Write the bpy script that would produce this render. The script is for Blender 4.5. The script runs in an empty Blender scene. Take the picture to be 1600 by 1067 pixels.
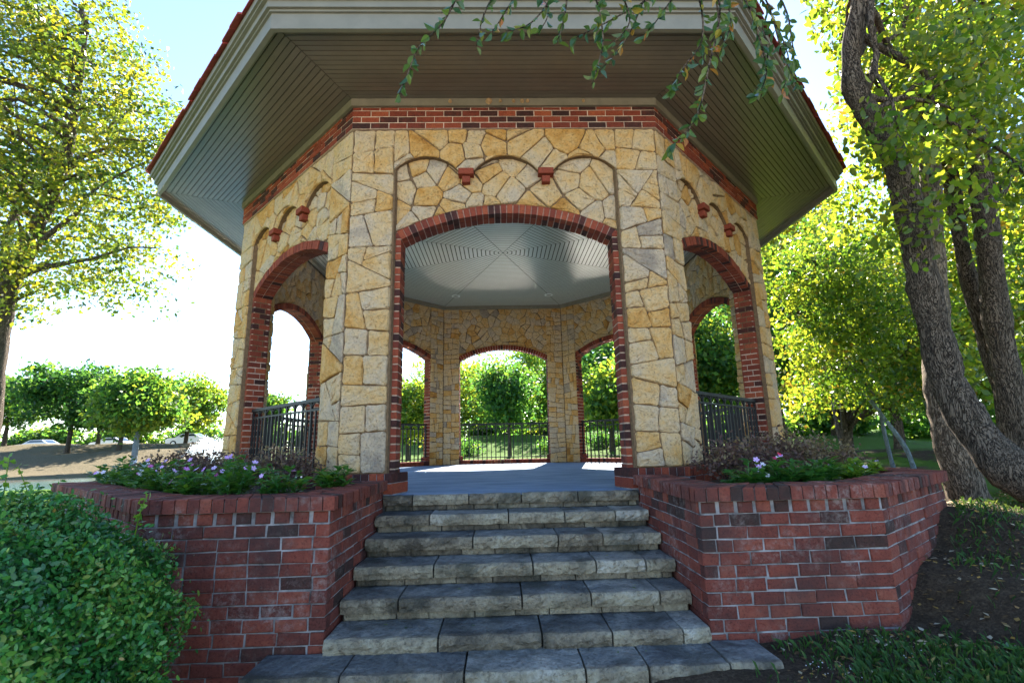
import bpy, math, random
import numpy as np
from mathutils import Matrix, Vector

random.seed(7)
RNG = np.random.default_rng(7)
scene = bpy.context.scene
COL = scene.collection
R = math.radians

# ------------------------------------------------------------------ camera
CAM_POS = np.array([-0.1126, -5.0288, 0.4459])
F_PX, PITCH, YAW, ROLL = 775.49, 0.20624, 0.02747, -0.02163
cam_d = bpy.data.cameras.new('camera')
cam_d.sensor_width = 36.0
cam_d.lens = 36.0 * F_PX / 1600.0
cam_d.clip_start = 0.05
cam_d.clip_end = 2000
cam = bpy.data.objects.new('camera', cam_d)
COL.objects.link(cam)
cam.matrix_world = (Matrix.Translation(Vector(CAM_POS)) @ Matrix.Rotation(-YAW, 4, 'Z')
                    @ Matrix.Rotation(math.pi / 2 + PITCH, 4, 'X') @ Matrix.Rotation(ROLL, 4, 'Z'))
scene.camera = cam

# ------------------------------------------------------------------ light
SUN_AZ, SUN_EL = R(11.0), R(38.0)          # azimuth measured from +Y towards +X
SUN_DIR = Vector((math.sin(SUN_AZ) * math.cos(SUN_EL), math.cos(SUN_AZ) * math.cos(SUN_EL), math.sin(SUN_EL)))
world = bpy.data.worlds.new('World')
scene.world = world
world.use_nodes = True
nt = world.node_tree
bg = nt.nodes['Background']
sky = nt.nodes.new('ShaderNodeTexSky')
sky.sky_type = 'NISHITA'
sky.sun_disc = False
sky.sun_elevation = SUN_EL
sky.sun_rotation = SUN_AZ
sky.air_density = 1.0
sky.dust_density = 0.1
sky.ozone_density = 3.0
nt.links.new(sky.outputs[0], bg.inputs[0])
bg.inputs[1].default_value = 0.095
sun_d = bpy.data.lights.new('sun', 'SUN')
sun_d.energy = 5.0
sun_d.angle = R(0.53)
sun_d.color = (1.0, 0.93, 0.82)
sun = bpy.data.objects.new('sun', sun_d)
sun.rotation_euler = SUN_DIR.to_track_quat('Z', 'Y').to_euler()
COL.objects.link(sun)

scene.view_settings.view_transform = 'Standard'
scene.view_settings.look = 'None'
scene.view_settings.exposure = 2.45
scene.view_settings.gamma = 1.0
scene.cycles.max_bounces = 10
scene.cycles.diffuse_bounces = 5
scene.cycles.glossy_bounces = 4
scene.cycles.transmission_bounces = 6
scene.cycles.transparent_max_bounces = 8
scene.cycles.use_denoising = True
scene.cycles.blur_glossy = 0.1

# ------------------------------------------------------------------ helpers: materials
def new_mat(name, rough=0.8, spec=0.4):
    m = bpy.data.materials.new(name)
    m.use_nodes = True
    n = m.node_tree.nodes
    b = n['Principled BSDF']
    b.inputs['Roughness'].default_value = rough
    b.inputs['Specular IOR Level'].default_value = spec
    return m, m.node_tree, b

def node(t, kind, **kw):
    n = t.nodes.new(kind)
    for k, v in kw.items():
        if k in n.inputs.keys():
            n.inputs[k].default_value = v
        else:
            setattr(n, k, v)
    return n

def ramp(t, stops, interp='LINEAR'):
    r = t.nodes.new('ShaderNodeValToRGB')
    e = r.color_ramp
    e.interpolation = interp
    while len(e.elements) < len(stops):
        e.elements.new(0.5)
    for el, (p, c) in zip(e.elements, stops):
        el.position = p
        el.color = (*c, 1)
    return r

def noise(t, scale, detail=5, rough=0.6, coord=None, dist=0.0):
    n = node(t, 'ShaderNodeTexNoise', Scale=scale, Detail=detail, Roughness=rough, Distortion=dist)
    t.links.new(coord, n.inputs['Vector'])
    return n

def geo_pos(t):
    return t.nodes.new('ShaderNodeNewGeometry').outputs['Position']

def mixc(t, a, b, fac, mode='MIX'):
    m = t.nodes.new('ShaderNodeMix')
    m.data_type = 'RGBA'
    m.blend_type = mode
    for sock, v in ((6, a), (7, b), (0, fac)):
        if hasattr(v, 'is_output'):
            t.links.new(v, m.inputs[sock])
        elif sock == 0:
            m.inputs[0].default_value = v
        else:
            m.inputs[sock].default_value = (*v, 1)
    return m.outputs[2]

def maprange(t, v, a, b, c=0.0, d=1.0):
    m = node(t, 'ShaderNodeMapRange')
    t.links.new(v, m.inputs[0])
    for i, x in enumerate((a, b, c, d)):
        m.inputs[i + 1].default_value = x
    return m.outputs[0]

def bump(t, h, b, strength=0.5, dist=0.02):
    n = node(t, 'ShaderNodeBump', Strength=strength, Distance=dist)
    t.links.new(h, n.inputs['Height'])
    t.links.new(n.outputs[0], b.inputs['Normal'])
    return n

def tint(t):
    a = t.nodes.new('ShaderNodeAttribute')
    a.attribute_name = 'tint'
    s = t.nodes.new('ShaderNodeSeparateColor')
    t.links.new(a.outputs['Color'], s.inputs[0])
    return s.outputs

def add_math(t, op, a, b):
    m = node(t, 'ShaderNodeMath', operation=op)
    for i, v in enumerate((a, b)):
        if hasattr(v, 'is_output'):
            t.links.new(v, m.inputs[i])
        else:
            m.inputs[i].default_value = v
    return m.outputs[0]

M = {}
def mk_stone(name, ramp_stops, rough=0.85, bumps=0.8, pit=True):
    m, t, b = new_mat(name, rough, 0.25)
    p = geo_pos(t)
    tn = tint(t)
    n1 = noise(t, 5.0, 6, 0.65, p)
    n2 = noise(t, 38.0, 6, 0.7, p, 0.3)
    v = add_math(t, 'ADD', tn[0], maprange(t, n1.outputs[0], 0.3, 0.7, -0.22, 0.22))
    r = ramp(t, ramp_stops)
    t.links.new(v, r.inputs[0])
    c = r.outputs[0]
    dark = ramp(t, [(0.30, (0.30, 0.24, 0.17)), (0.46, (1, 1, 1)), (0.72, (1.12, 1.10, 1.05))])
    t.links.new(n2.outputs[0], dark.inputs[0])
    c = mixc(t, c, dark.outputs[0], 0.8, 'MULTIPLY')
    t.links.new(c, b.inputs['Base Color'])
    n3 = noise(t, 15.0, 4, 0.6, p, 0.8)
    h = add_math(t, 'ADD', add_math(t, 'MULTIPLY', n3.outputs[0], 1.1), add_math(t, 'MULTIPLY', n2.outputs[0], 0.6))
    bump(t, h, b, bumps, 0.045)
    return m
STONE_RAMP = [(0.0, (0.36, 0.28, 0.21)), (0.22, (0.58, 0.44, 0.30)), (0.45, (0.64, 0.44, 0.23)),
              (0.66, (0.64, 0.37, 0.13)), (0.85, (0.54, 0.26, 0.06)), (1.0, (0.36, 0.16, 0.04))]
M['stone'] = mk_stone('limestone', STONE_RAMP, 0.85, 1.0)
def mk_slab():
    m, t, b = new_mat('step_stone', 0.6, 0.35)
    p = geo_pos(t)
    tn = tint(t)
    n1 = noise(t, 4.0, 7, 0.7, p, 0.5)
    n2 = noise(t, 34.0, 6, 0.7, p, 0.3)
    v = add_math(t, 'ADD', tn[0], maprange(t, n1.outputs[0], 0.3, 0.7, -0.4, 0.4))
    top = ramp(t, [(0.1, (0.07, 0.078, 0.085)), (0.38, (0.16, 0.172, 0.178)), (0.65, (0.28, 0.285, 0.275)), (1.0, (0.48, 0.45, 0.40))])
    face = ramp(t, [(0.05, (0.13, 0.105, 0.075)), (0.35, (0.32, 0.26, 0.18)), (0.7, (0.46, 0.39, 0.27)), (1.0, (0.58, 0.52, 0.42))])
    for r_ in (top, face):
        t.links.new(v, r_.inputs[0])
    c = mixc(t, top.outputs[0], face.outputs[0], tn[1])
    dk = ramp(t, [(0.34, (0.35, 0.33, 0.30)), (0.5, (1, 1, 1)), (0.75, (1.15, 1.15, 1.12))])
    t.links.new(n2.outputs[0], dk.inputs[0])
    c = mixc(t, c, dk.outputs[0], 0.8, 'MULTIPLY')
    n3 = noise(t, 2.3, 5, 0.65, p)
    moss = maprange(t, add_math(t, 'ADD', n3.outputs[0], add_math(t, 'MULTIPLY', n2.outputs[0], 0.3)), 0.64, 0.78, 0, 0.75)
    c = mixc(t, c, (0.04, 0.042, 0.03), moss)
    t.links.new(c, b.inputs['Base Color'])
    n5 = noise(t, 11.0, 5, 0.6, p, 1.0)
    bump(t, add_math(t, 'ADD', add_math(t, 'ADD', n1.outputs[0], n5.outputs[0]), add_math(t, 'MULTIPLY', n2.outputs[0], 0.6)), b, 1.0, 0.05)
    return m
M['slab'] = mk_slab()

def mk_brick(name, stops, efflo):
    m, t, b = new_mat(name, 0.85, 0.2)
    p = geo_pos(t)
    tn = tint(t)
    n1 = noise(t, 14.0, 5, 0.65, p)
    n2 = noise(t, 70.0, 4, 0.7, p)
    v = add_math(t, 'ADD', tn[0], maprange(t, n1.outputs[0], 0.3, 0.7, -0.12, 0.12))
    r = ramp(t, stops)
    t.links.new(v, r.inputs[0])
    c = r.outputs[0]
    sp = maprange(t, n2.outputs[0], 0.34, 0.5, 0.45, 1.0)
    comb = t.nodes.new('ShaderNodeCombineColor')
    for i in range(3):
        t.links.new(sp, comb.inputs[i])
    c = mixc(t, c, comb.outputs[0], 0.8, 'MULTIPLY')
    if efflo > 0:
        n3 = noise(t, 2.6, 6, 0.7, p)
        n4 = noise(t, 24.0, 5, 0.75, p)
        f = add_math(t, 'MULTIPLY', maprange(t, n3.outputs[0], 0.48, 0.68), maprange(t, n4.outputs[0], 0.46, 0.66))
        f = add_math(t, 'MULTIPLY', f, efflo)
        c = mixc(t, c, (0.40, 0.34, 0.31), f)
        n5 = noise(t, 1.7, 4, 0.6, p)
        c = mixc(t, c, (0.035, 0.03, 0.03), maprange(t, n5.outputs[0], 0.50, 0.72, 0, 0.7))
    t.links.new(c, b.inputs['Base Color'])
    h = add_math(t, 'ADD', n1.outputs[0], n2.outputs[0])
    bump(t, h, b, 0.5, 0.012)
    return m
BR = [(0.0, (0.045, 0.020, 0.018)), (0.16, (0.08, 0.026, 0.02)), (0.3, (0.16, 0.035, 0.022)), (0.7, (0.26, 0.055, 0.028)), (1.0, (0.36, 0.095, 0.04))]
M['brick'] = mk_brick('wall_brick', BR, 0.0)
BR2 = [(0.0, (0.05, 0.028, 0.023)), (0.16, (0.08, 0.032, 0.026)), (0.3, (0.12, 0.036, 0.028)), (0.7, (0.215, 0.054, 0.036)), (1.0, (0.29, 0.095, 0.06))]
M['planter_brick'] = mk_brick('planter_brick', BR2, 0.65)

def mk_plain(name, col, rough=0.9, var=0.25, scale=12, bs=0.3, spec=0.2, col2=None, metallic=0):
    m, t, b = new_mat(name, rough, spec)
    b.inputs['Metallic'].default_value = metallic
    p = geo_pos(t)
    n = noise(t, scale, 6, 0.65, p)
    lo = tuple(c * (1 - var) for c in col)
    hi = tuple(min(1, c * (1 + var)) for c in (col2 or col))
    r = ramp(t, [(0.3, lo), (0.7, hi)])
    t.links.new(n.outputs[0], r.inputs[0])
    t.links.new(r.outputs[0], b.inputs['Base Color'])
    if bs:
        bump(t, n.outputs[0], b, bs, 0.01)
    return m
M['mortar'] = mk_plain('mortar', (0.16, 0.10, 0.055), 0.95, 0.35, 30)
M['brick_mortar'] = mk_plain('brick_mortar', (0.50, 0.36, 0.28), 0.95, 0.3, 30)
M['planter_mortar'] = mk_plain('planter_mortar', (0.13, 0.115, 0.11), 0.95, 0.5, 7, col2=(0.27, 0.25, 0.25))
M['step_mortar'] = mk_plain('step_mortar', (0.07, 0.06, 0.045), 0.95, 0.4, 18)
M['paint'] = mk_plain('grey_green_paint', (0.185, 0.175, 0.14), 0.5, 0.10, 6, 0.05, 0.4)
M['board'] = mk_plain('soffit_paint', (0.135, 0.112, 0.088), 0.28, 0.10, 5, 0.04, 0.6)
def vary(m, amt):
    t = m.node_tree
    b = t.nodes['Principled BSDF']
    src = b.inputs['Base Color'].links[0].from_socket
    oi = t.nodes.new('ShaderNodeObjectInfo')
    v = maprange(t, oi.outputs['Random'], 0, 1, 1 - amt, 1 + amt)
    cc = t.nodes.new('ShaderNodeCombineColor')
    for i in range(3):
        t.links.new(v, cc.inputs[i])
    t.links.new(mixc(t, src, cc.outputs[0], 1.0, 'MULTIPLY'), b.inputs['Base Color'])
vary(M['board'], 0.10)
M['board_dark'] = mk_plain('soffit_groove', (0.05, 0.045, 0.035), 0.9, 0.2, 9, 0)
M['ceiling'] = mk_plain('ceiling_paint', (0.37, 0.355, 0.285), 0.32, 0.06, 5, 0.04, 0.5)
M['trim'] = mk_plain('trim_paint', (0.20, 0.17, 0.12), 0.5, 0.15, 8, 0.05, 0.3)
M['shingle'] = mk_plain('clay_shingle', (0.34, 0.07, 0.06), 0.8, 0.4, 7, 0.3)
M['iron'] = mk_plain('dark_iron', (0.016, 0.014, 0.014), 0.5, 0.4, 20, 0.1, 0.3)
M['lamp_ring'] = mk_plain('lamp_ring', (0.75, 0.73, 0.66), 0.4, 0.05, 8, 0)
M['lamp_in'] = mk_plain('lamp_recess', (0.30, 0.27, 0.2), 0.4, 0.05, 8, 0)
M['nest'] = mk_plain('mud_nest', (0.42, 0.26, 0.13), 0.95, 0.3, 40)

def mk_floor():
    m, t, b = new_mat('slate_floor', 0.7, 0.2)
    p = geo_pos(t)
    mp = node(t, 'ShaderNodeMapping')
    mp.inputs['Scale'].default_value = (0.8, 3.2, 1)
    t.links.new(p, mp.inputs[0])
    n = noise(t, 1.6, 7, 0.6, mp.outputs[0], 0.6)
    n2 = noise(t, 9, 5, 0.6, p)
    r = ramp(t, [(0.32, (0.08, 0.14, 0.23)), (0.5, (0.15, 0.225, 0.34)), (0.7, (0.24, 0.32, 0.44))])
    t.links.new(n.outputs[0], r.inputs[0])
    c = mixc(t, r.outputs[0], (0.14, 0.16, 0.2), maprange(t, n2.outputs[0], 0.55, 0.75, 0, 0.5))
    t.links.new(c, b.inputs['Base Color'])
    bump(t, add_math(t, 'ADD', n.outputs[0], add_math(t, 'MULTIPLY', n2.outputs[0], 0.4)), b, 0.6, 0.04)
    return m
M['floor'] = mk_floor()

def mk_leaf(name, stops, trans, rough=0.45, tfac=0.5, gloss=0.25):
    """stops: reflect colours over tint.r ; trans: transmitted colours over tint.r"""
    m = bpy.data.materials.new(name)
    m.use_nodes = True
    t = m.node_tree
    t.nodes.clear()
    out = t.nodes.new('ShaderNodeOutputMaterial')
    tn = tint(t)
    r1 = ramp(t, stops)
    r2 = ramp(t, trans)
    t.links.new(tn[0], r1.inputs[0])
    t.links.new(tn[0], r2.inputs[0])
    b = t.nodes.new('ShaderNodeBsdfPrincipled')
    b.inputs['Roughness'].default_value = rough
    b.inputs['Specular IOR Level'].default_value = gloss
    t.links.new(r1.outputs[0], b.inputs['Base Color'])
    tr = t.nodes.new('ShaderNodeBsdfTranslucent')
    t.links.new(r2.outputs[0], tr.inputs[0])
    mx = t.nodes.new('ShaderNodeMixShader')
    mx.inputs[0].default_value = tfac
    t.links.new(b.outputs[0], mx.inputs[1])
    t.links.new(tr.outputs[0], mx.inputs[2])
    t.links.new(mx.outputs[0], out.inputs[0])
    return m
G_DARK = [(0, (0.02, 0.05, 0.012)), (0.5, (0.045, 0.10, 0.015)), (0.85, (0.09, 0.13, 0.02)), (1, (0.26, 0.15, 0.03))]
M['leaf_yellow'] = mk_leaf('backlit_leaf', [(0, (0.02, 0.05, 0.01)), (0.5, (0.06, 0.11, 0.012)), (0.9, (0.11, 0.13, 0.015)), (1, (0.30, 0.15, 0.02))],
                           [(0, (0.06, 0.18, 0.02)), (0.45, (0.28, 0.43, 0.025)), (0.9, (0.66, 0.62, 0.04)), (1, (0.70, 0.45, 0.04))], tfac=0.5, rough=0.35, gloss=0.5)
M['leaf_oak'] = mk_leaf('oak_leaf', [(0, (0.03, 0.06, 0.012)), (0.6, (0.08, 0.11, 0.012)), (1, (0.16, 0.13, 0.015))],
                        [(0, (0.06, 0.15, 0.02)), (0.5, (0.28, 0.36, 0.02)), (1, (0.68, 0.56, 0.03))], tfac=0.45, rough=0.4, gloss=0.4)
M['leaf_green'] = mk_leaf('green_leaf', [(0, (0.012, 0.045, 0.022)), (0.6, (0.035, 0.095, 0.025)), (1, (0.10, 0.14, 0.02))],
                          [(0, (0.05, 0.20, 0.05)), (0.6, (0.22, 0.44, 0.04)), (1, (0.58, 0.60, 0.04))], tfac=0.5)
M['leaf_hedge'] = mk_leaf('hedge_leaf', [(0, (0.015, 0.075, 0.018)), (0.5, (0.04, 0.20, 0.034)), (0.9, (0.16, 0.33, 0.045)), (0.97, (0.22, 0.30, 0.05)), (1, (0.34, 0.22, 0.05))],
                          [(0, (0.02, 0.12, 0.04)), (1, (0.10, 0.30, 0.05))], rough=0.32, tfac=0.2, gloss=0.5)
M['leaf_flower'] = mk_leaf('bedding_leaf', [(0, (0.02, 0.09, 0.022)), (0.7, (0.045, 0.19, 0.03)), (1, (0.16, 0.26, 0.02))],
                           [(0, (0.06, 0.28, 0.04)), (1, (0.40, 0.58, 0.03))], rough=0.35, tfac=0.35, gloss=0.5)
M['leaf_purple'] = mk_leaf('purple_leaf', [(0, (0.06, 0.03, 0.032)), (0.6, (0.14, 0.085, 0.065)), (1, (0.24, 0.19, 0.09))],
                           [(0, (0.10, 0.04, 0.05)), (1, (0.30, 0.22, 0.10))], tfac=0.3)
M['leaf_hang'] = mk_leaf('hanging_leaf', [(0, (0.02, 0.06, 0.03)), (0.6, (0.045, 0.11, 0.03)), (0.86, (0.12, 0.17, 0.03)), (0.93, (0.40, 0.28, 0.03)), (1, (0.36, 0.12, 0.03))],
                         [(0, (0.08, 0.20, 0.05)), (0.86, (0.34, 0.40, 0.04)), (1, (0.60, 0.36, 0.04))], rough=0.3, tfac=0.35, gloss=0.5)
M['grass'] = mk_leaf('grass_blade', [(0, (0.018, 0.06, 0.015)), (0.7, (0.04, 0.12, 0.022)), (0.9, (0.12, 0.16, 0.04)), (1, (0.28, 0.22, 0.10))],
                     [(0, (0.04, 0.14, 0.02)), (1, (0.30, 0.34, 0.06))], rough=0.5, tfac=0.3)
M['litter'] = mk_leaf('fallen_leaf', [(0, (0.07, 0.04, 0.02)), (0.45, (0.20, 0.12, 0.05)), (0.7, (0.40, 0.24, 0.05)), (0.88, (0.45, 0.40, 0.30)), (1, (0.7, 0.7, 0.72))],
                      [(0, (0.1, 0.06, 0.03)), (1, (0.4, 0.3, 0.1))], rough=0.7, tfac=0.1, gloss=0.2)
M['petal'] = mk_leaf('petal', [(0, (0.80, 0.78, 0.85)), (0.3, (0.72, 0.50, 0.85)), (0.6, (0.62, 0.28, 0.75)), (0.8, (0.70, 0.10, 0.42)), (1, (0.70, 0.04, 0.07))],
                     [(0, (0.8, 0.75, 0.85)), (0.6, (0.65, 0.3, 0.7)), (1, (0.6, 0.05, 0.1))], rough=0.6, tfac=0.3, gloss=0.2)

def mk_bark(name, a, b_, scale=9):
    m, t, b = new_mat(name, 0.95, 0.15)
    tc = t.nodes.new('ShaderNodeNewGeometry').outputs['Position']
    mp = node(t, 'ShaderNodeMapping')
    mp.inputs['Scale'].default_value = (1, 1, 0.16)
    t.links.new(tc, mp.inputs[0])
    v = node(t, 'ShaderNodeTexVoronoi', Scale=scale * 3.6)
    v.feature = 'DISTANCE_TO_EDGE'
    dn = noise(t, scale, 5, 0.7, mp.outputs[0], 1.2)
    ad = t.nodes.new('ShaderNodeVectorMath')
    ad.operation = 'MULTIPLY_ADD'
    t.links.new(dn.outputs[1], ad.inputs[0])
    ad.inputs[1].default_value = (0.22, 0.22, 0.22)
    t.links.new(mp.outputs[0], ad.inputs[2])
    t.links.new(ad.outputs[0], v.inputs['Vector'])
    n2 = noise(t, scale * 5, 6, 0.7, mp.outputs[0])
    h = add_math(t, 'ADD', maprange(t, v.outputs[0], 0, 0.12), add_math(t, 'MULTIPLY', n2.outputs[0], 0.7))
    r = ramp(t, [(0.2, a), (0.9, b_), (1.0, tuple(min(1, x * 1.25) for x in b_))])
    t.links.new(maprange(t, h, 0.2, 1.6), r.inputs[0])
    t.links.new(r.outputs[0], b.inputs['Base Color'])
    bump(t, h, b, 1.0, 0.03)
    return m
M['bark'] = mk_bark('dark_bark', (0.03, 0.022, 0.017), (0.18, 0.14, 0.105))
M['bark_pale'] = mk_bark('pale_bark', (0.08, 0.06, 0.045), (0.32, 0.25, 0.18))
M['bark_blue'] = mk_bark('grey_bark', (0.16, 0.19, 0.23), (0.34, 0.40, 0.46))

# ------------------------------------------------------------------ helpers: objects
def mesh_from(name, verts, faces, mat=None, tints=None, smooth=False):
    me = bpy.data.meshes.new(name)
    me.from_pydata([tuple(v) for v in verts], [], faces)
    if mat:
        me.materials.append(mat)
    if tints is not None:
        a = me.attributes.new('tint', 'FLOAT_COLOR', 'POINT')
        tv = np.ones((len(verts), 4), np.float32)
        tints = np.asarray(tints, np.float32)
        if tints.ndim == 0:
            tv[:, 0] = tints
        else:
            tv[:, 0] = tints if tints.ndim == 1 else tints[:, 0]
            if tints.ndim == 2:
                tv[:, 1] = tints[:, 1]
        a.data.foreach_set('color', tv.ravel())
    if smooth:
        me.polygons.foreach_set('use_smooth', [True] * len(me.polygons))
    return me

def quads_mesh(name, V, nper, mat, tints, smooth=False, tri=False):
    """fast mesh: V (n,nper,3) separate polygons"""
    n = len(V)
    me = bpy.data.meshes.new(name)
    me.vertices.add(n * nper)
    me.vertices.foreach_set('co', V.reshape(-1).astype(np.float32))
    me.loops.add(n * nper)
    me.loops.foreach_set('vertex_index', np.arange(n * nper, dtype=np.int32))
    me.polygons.add(n)
    me.polygons.foreach_set('loop_start', (np.arange(n) * nper).astype(np.int32))
    me.polygons.foreach_set('loop_total', np.full(n, nper, np.int32))
    me.update(calc_edges=True)
    me.materials.append(mat)
    a = me.attributes.new('tint', 'FLOAT_COLOR', 'POINT')
    tv = np.ones((n, nper, 4), np.float32)
    tv[:, :, 0] = np.asarray(tints)[:, None]
    a.data.foreach_set('color', tv.ravel())
    return me

def link(name, me, parent=None, kind=None):
    o = bpy.data.objects.new(name, me)
    COL.objects.link(o)
    if parent is not None:
        o.parent = parent
        o.matrix_parent_inverse = parent.matrix_basis.inverted()
    if kind:
        o['kind'] = kind
    return o

def obj(name, verts, faces, mat, parent=None, kind=None, tints=None, smooth=False):
    return link(name, mesh_from(name, verts, faces, mat, tints, smooth), parent, kind)

def tag(o, label, cat, group=None):
    o['label'] = label
    o['category'] = cat
    if group:
        o['group'] = group
    return o

def thing(name, label, cat, loc=(0, 0, 0), group=None):
    o = bpy.data.objects.new(name, None)
    o.empty_display_size = 0.2
    COL.objects.link(o)
    o.location = loc
    return tag(o, label, cat, group)

def copy_tree(o, parent=None):
    c = o.copy()
    COL.objects.link(c)
    if parent is not None:
        c.parent = parent
    for ch in list(o.children):
        copy_tree(ch, c)
    return c

BOXF = [(0, 3, 2, 1), (4, 5, 6, 7), (0, 1, 5, 4), (1, 2, 6, 5), (2, 3, 7, 6), (3, 0, 4, 7)]
def box_verts(frame, u0, u1, v0, v1, w0, w1, jit=0.0):
    pts = [(u0, v0, w0), (u1, v0, w0), (u1, v1, w0), (u0, v1, w0), (u0, v0, w1), (u1, v0, w1), (u1, v1, w1), (u0, v1, w1)]
    if jit:
        pts = [(a + random.uniform(-jit, jit), b + random.uniform(-jit, jit), c + random.uniform(-jit, jit) * 1.5) for a, b, c in pts]
    return [frame(*p) for p in pts]

def brick_geo(frame, u0, u1, v0, v1, w0, w1, jit=0.0015, bev=0.006):
    """brick with a chamfered face at w1 (26 triangles)"""
    s = 1 if w1 > w0 else -1
    j = lambda: random.uniform(-jit, jit)
    dw = random.uniform(-0.003, 0.003)
    ring = [(u0, v0), (u1, v0), (u1, v1), (u0, v1)]
    ring = [(a + j(), b + j()) for a, b in ring]
    cx, cy = (u0 + u1) / 2, (v0 + v1) / 2
    ins = [(a + (bev if a < cx else -bev), b + (bev if b < cy else -bev)) for a, b in ring]
    V = [frame(a, b, w0) for a, b in ring] + [frame(a, b, w1 + dw - s * bev) for a, b in ring] + [frame(a, b, w1 + dw) for a, b in ins]
    F = []
    for k in (0, 4):
        for i in range(4):
            F.append((k + i, k + (i + 1) % 4, k + 4 + (i + 1) % 4, k + 4 + i))
    F.append((8, 9, 10, 11))
    F.append((3, 2, 1, 0))
    if s < 0:
        F = [tuple(reversed(f)) for f in F]
    return V, F

def poly_area(p):
    return 0.5 * sum(p[i][0] * p[(i + 1) % len(p)][1] - p[(i + 1) % len(p)][0] * p[i][1] for i in range(len(p)))

def clip_half(poly, a, b, c):
    """keep a*x+b*y+c >= 0"""
    out = []
    n = len(poly)
    for i in range(n):
        p, q = poly[i], poly[(i + 1) % n]
        dp, dq = a * p[0] + b * p[1] + c, a * q[0] + b * q[1] + c
        if dp >= 0:
            out.append(p)
        if (dp >= 0) != (dq >= 0):
            t = dp / (dp - dq)
            out.append((p[0] + (q[0] - p[0]) * t, p[1] + (q[1] - p[1]) * t))
    return out

def clip_convex(subject, clip):
    for i in range(len(clip)):
        if len(subject) < 3:
            return []
        p, q = clip[i], clip[(i + 1) % len(clip)]
        ex, ey = q[0] - p[0], q[1] - p[1]
        subject = clip_half(subject, -ey, ex, ey * p[0] - ex * p[1])
    return subject

def shrink_convex(poly, d):
    out = list(poly)
    n = len(poly)
    for i in range(n):
        p, q = poly[i], poly[(i + 1) % n]
        ex, ey = q[0] - p[0], q[1] - p[1]
        L = math.hypot(ex, ey)
        if L < 1e-6:
            continue
        out = clip_half(out, -ey / L, ex / L, (ey * p[0] - ex * p[1]) / L - d)
        if len(out) < 3:
            return []
    return out

def split_stones(poly, target, ang, rnd, out):
    A = poly_area(poly)
    if A < target * rnd.uniform(0.7, 1.7) or A < target * 0.5:
        out.append(poly)
        return
    P = np.array(poly)
    c = P.mean(0)
    ev, vec = np.linalg.eigh(np.cov((P - c).T))
    ax = vec[:, 1]
    th = math.atan2(ax[1], ax[0])
    # snap to horizontal/vertical for coursed masonry
    if ang < 15:
        th = round(th / (math.pi / 2)) * (math.pi / 2)
    nx, ny = math.cos(th), math.sin(th)
    ext = ((P - c) @ np.array([nx, ny]))
    best = None
    for _ in range(5):
        t2 = th + R(rnd.uniform(-ang, ang)) * 0.8
        nx, ny = math.cos(t2), math.sin(t2)
        off = rnd.uniform(-0.14, 0.14) * (ext.max() - ext.min())
        cc = -(nx * c[0] + ny * c[1]) - off
        a_ = clip_half(poly, nx, ny, cc)
        b_ = clip_half(poly, -nx, -ny, -cc)
        def compact(q):
            if len(q) < 3:
                return 0
            per = sum(math.hypot(q[i][0] - q[i - 1][0], q[i][1] - q[i - 1][1]) for i in range(len(q)))
            return abs(poly_area(q)) / (per * per + 1e-9) * (0.8 if len(dedupe(q, 0.03)) < 4 else 1)
        sc_ = min(compact(a_), compact(b_))
        if best is None or sc_ > best[0]:
            best = (sc_, a_, b_)
    a, b = best[1], best[2]
    for q in (a, b):
        if len(q) >= 3 and abs(poly_area(q)) > target * 0.08:
            split_stones(q, target, ang, rnd, out)

def crazy_stones(bbox, target, rnd):
    """irregular polygonal paving: relaxed random cells, some split in two"""
    x0, z0, x1, z1 = bbox
    n = max(4, int((x1 - x0) * (z1 - z0) / target))
    pts = []
    tries = 0
    md = 0.62 * math.sqrt(target)
    while len(pts) < n and tries < n * 60:
        tries += 1
        p = (rnd.uniform(x0, x1), rnd.uniform(z0, z1))
        if all(math.hypot(p[0] - q[0], p[1] - q[1]) > md for q in pts):
            pts.append(p)
    out = []
    for i, p in enumerate(pts):
        c = [(x0, z0), (x1, z0), (x1, z1), (x0, z1)]
        for j, q in enumerate(pts):
            if i != j and math.hypot(p[0] - q[0], p[1] - q[1]) < 4 * math.sqrt(target):
                a, b = p[0] - q[0], p[1] - q[1]
                c = clip_half(c, a, b, -(a * (p[0] + q[0]) + b * (p[1] + q[1])) / 2)
                if len(c) < 3:
                    break
        if len(c) < 3:
            continue
        # merge tiny edges so stones have four to six clear sides
        d = dedupe(c, 0.035)
        out.append(d if len(d) >= 3 else c)
    return out

def round_corners(poly, rnd, frac=0.10, mx=0.022):
    out = []
    n = len(poly)
    for i in range(n):
        p0, p, p1 = poly[i - 1], poly[i], poly[(i + 1) % n]
        for q in (p0, p1):
            L = math.hypot(q[0] - p[0], q[1] - p[1])
            if L < 1e-5:
                continue
            k = min(frac * rnd.uniform(0.5, 1.3), mx / L, 0.45)
            out.append((p[0] + (q[0] - p[0]) * k, p[1] + (q[1] - p[1]) * k))
    return out

def dedupe(poly, eps=0.004):
    out = []
    for p in poly:
        if not out or math.hypot(p[0] - out[-1][0], p[1] - out[-1][1]) > eps:
            out.append(p)
    if len(out) > 1 and math.hypot(out[0][0] - out[-1][0], out[0][1] - out[-1][1]) <= eps:
        out.pop()
    return out

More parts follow.
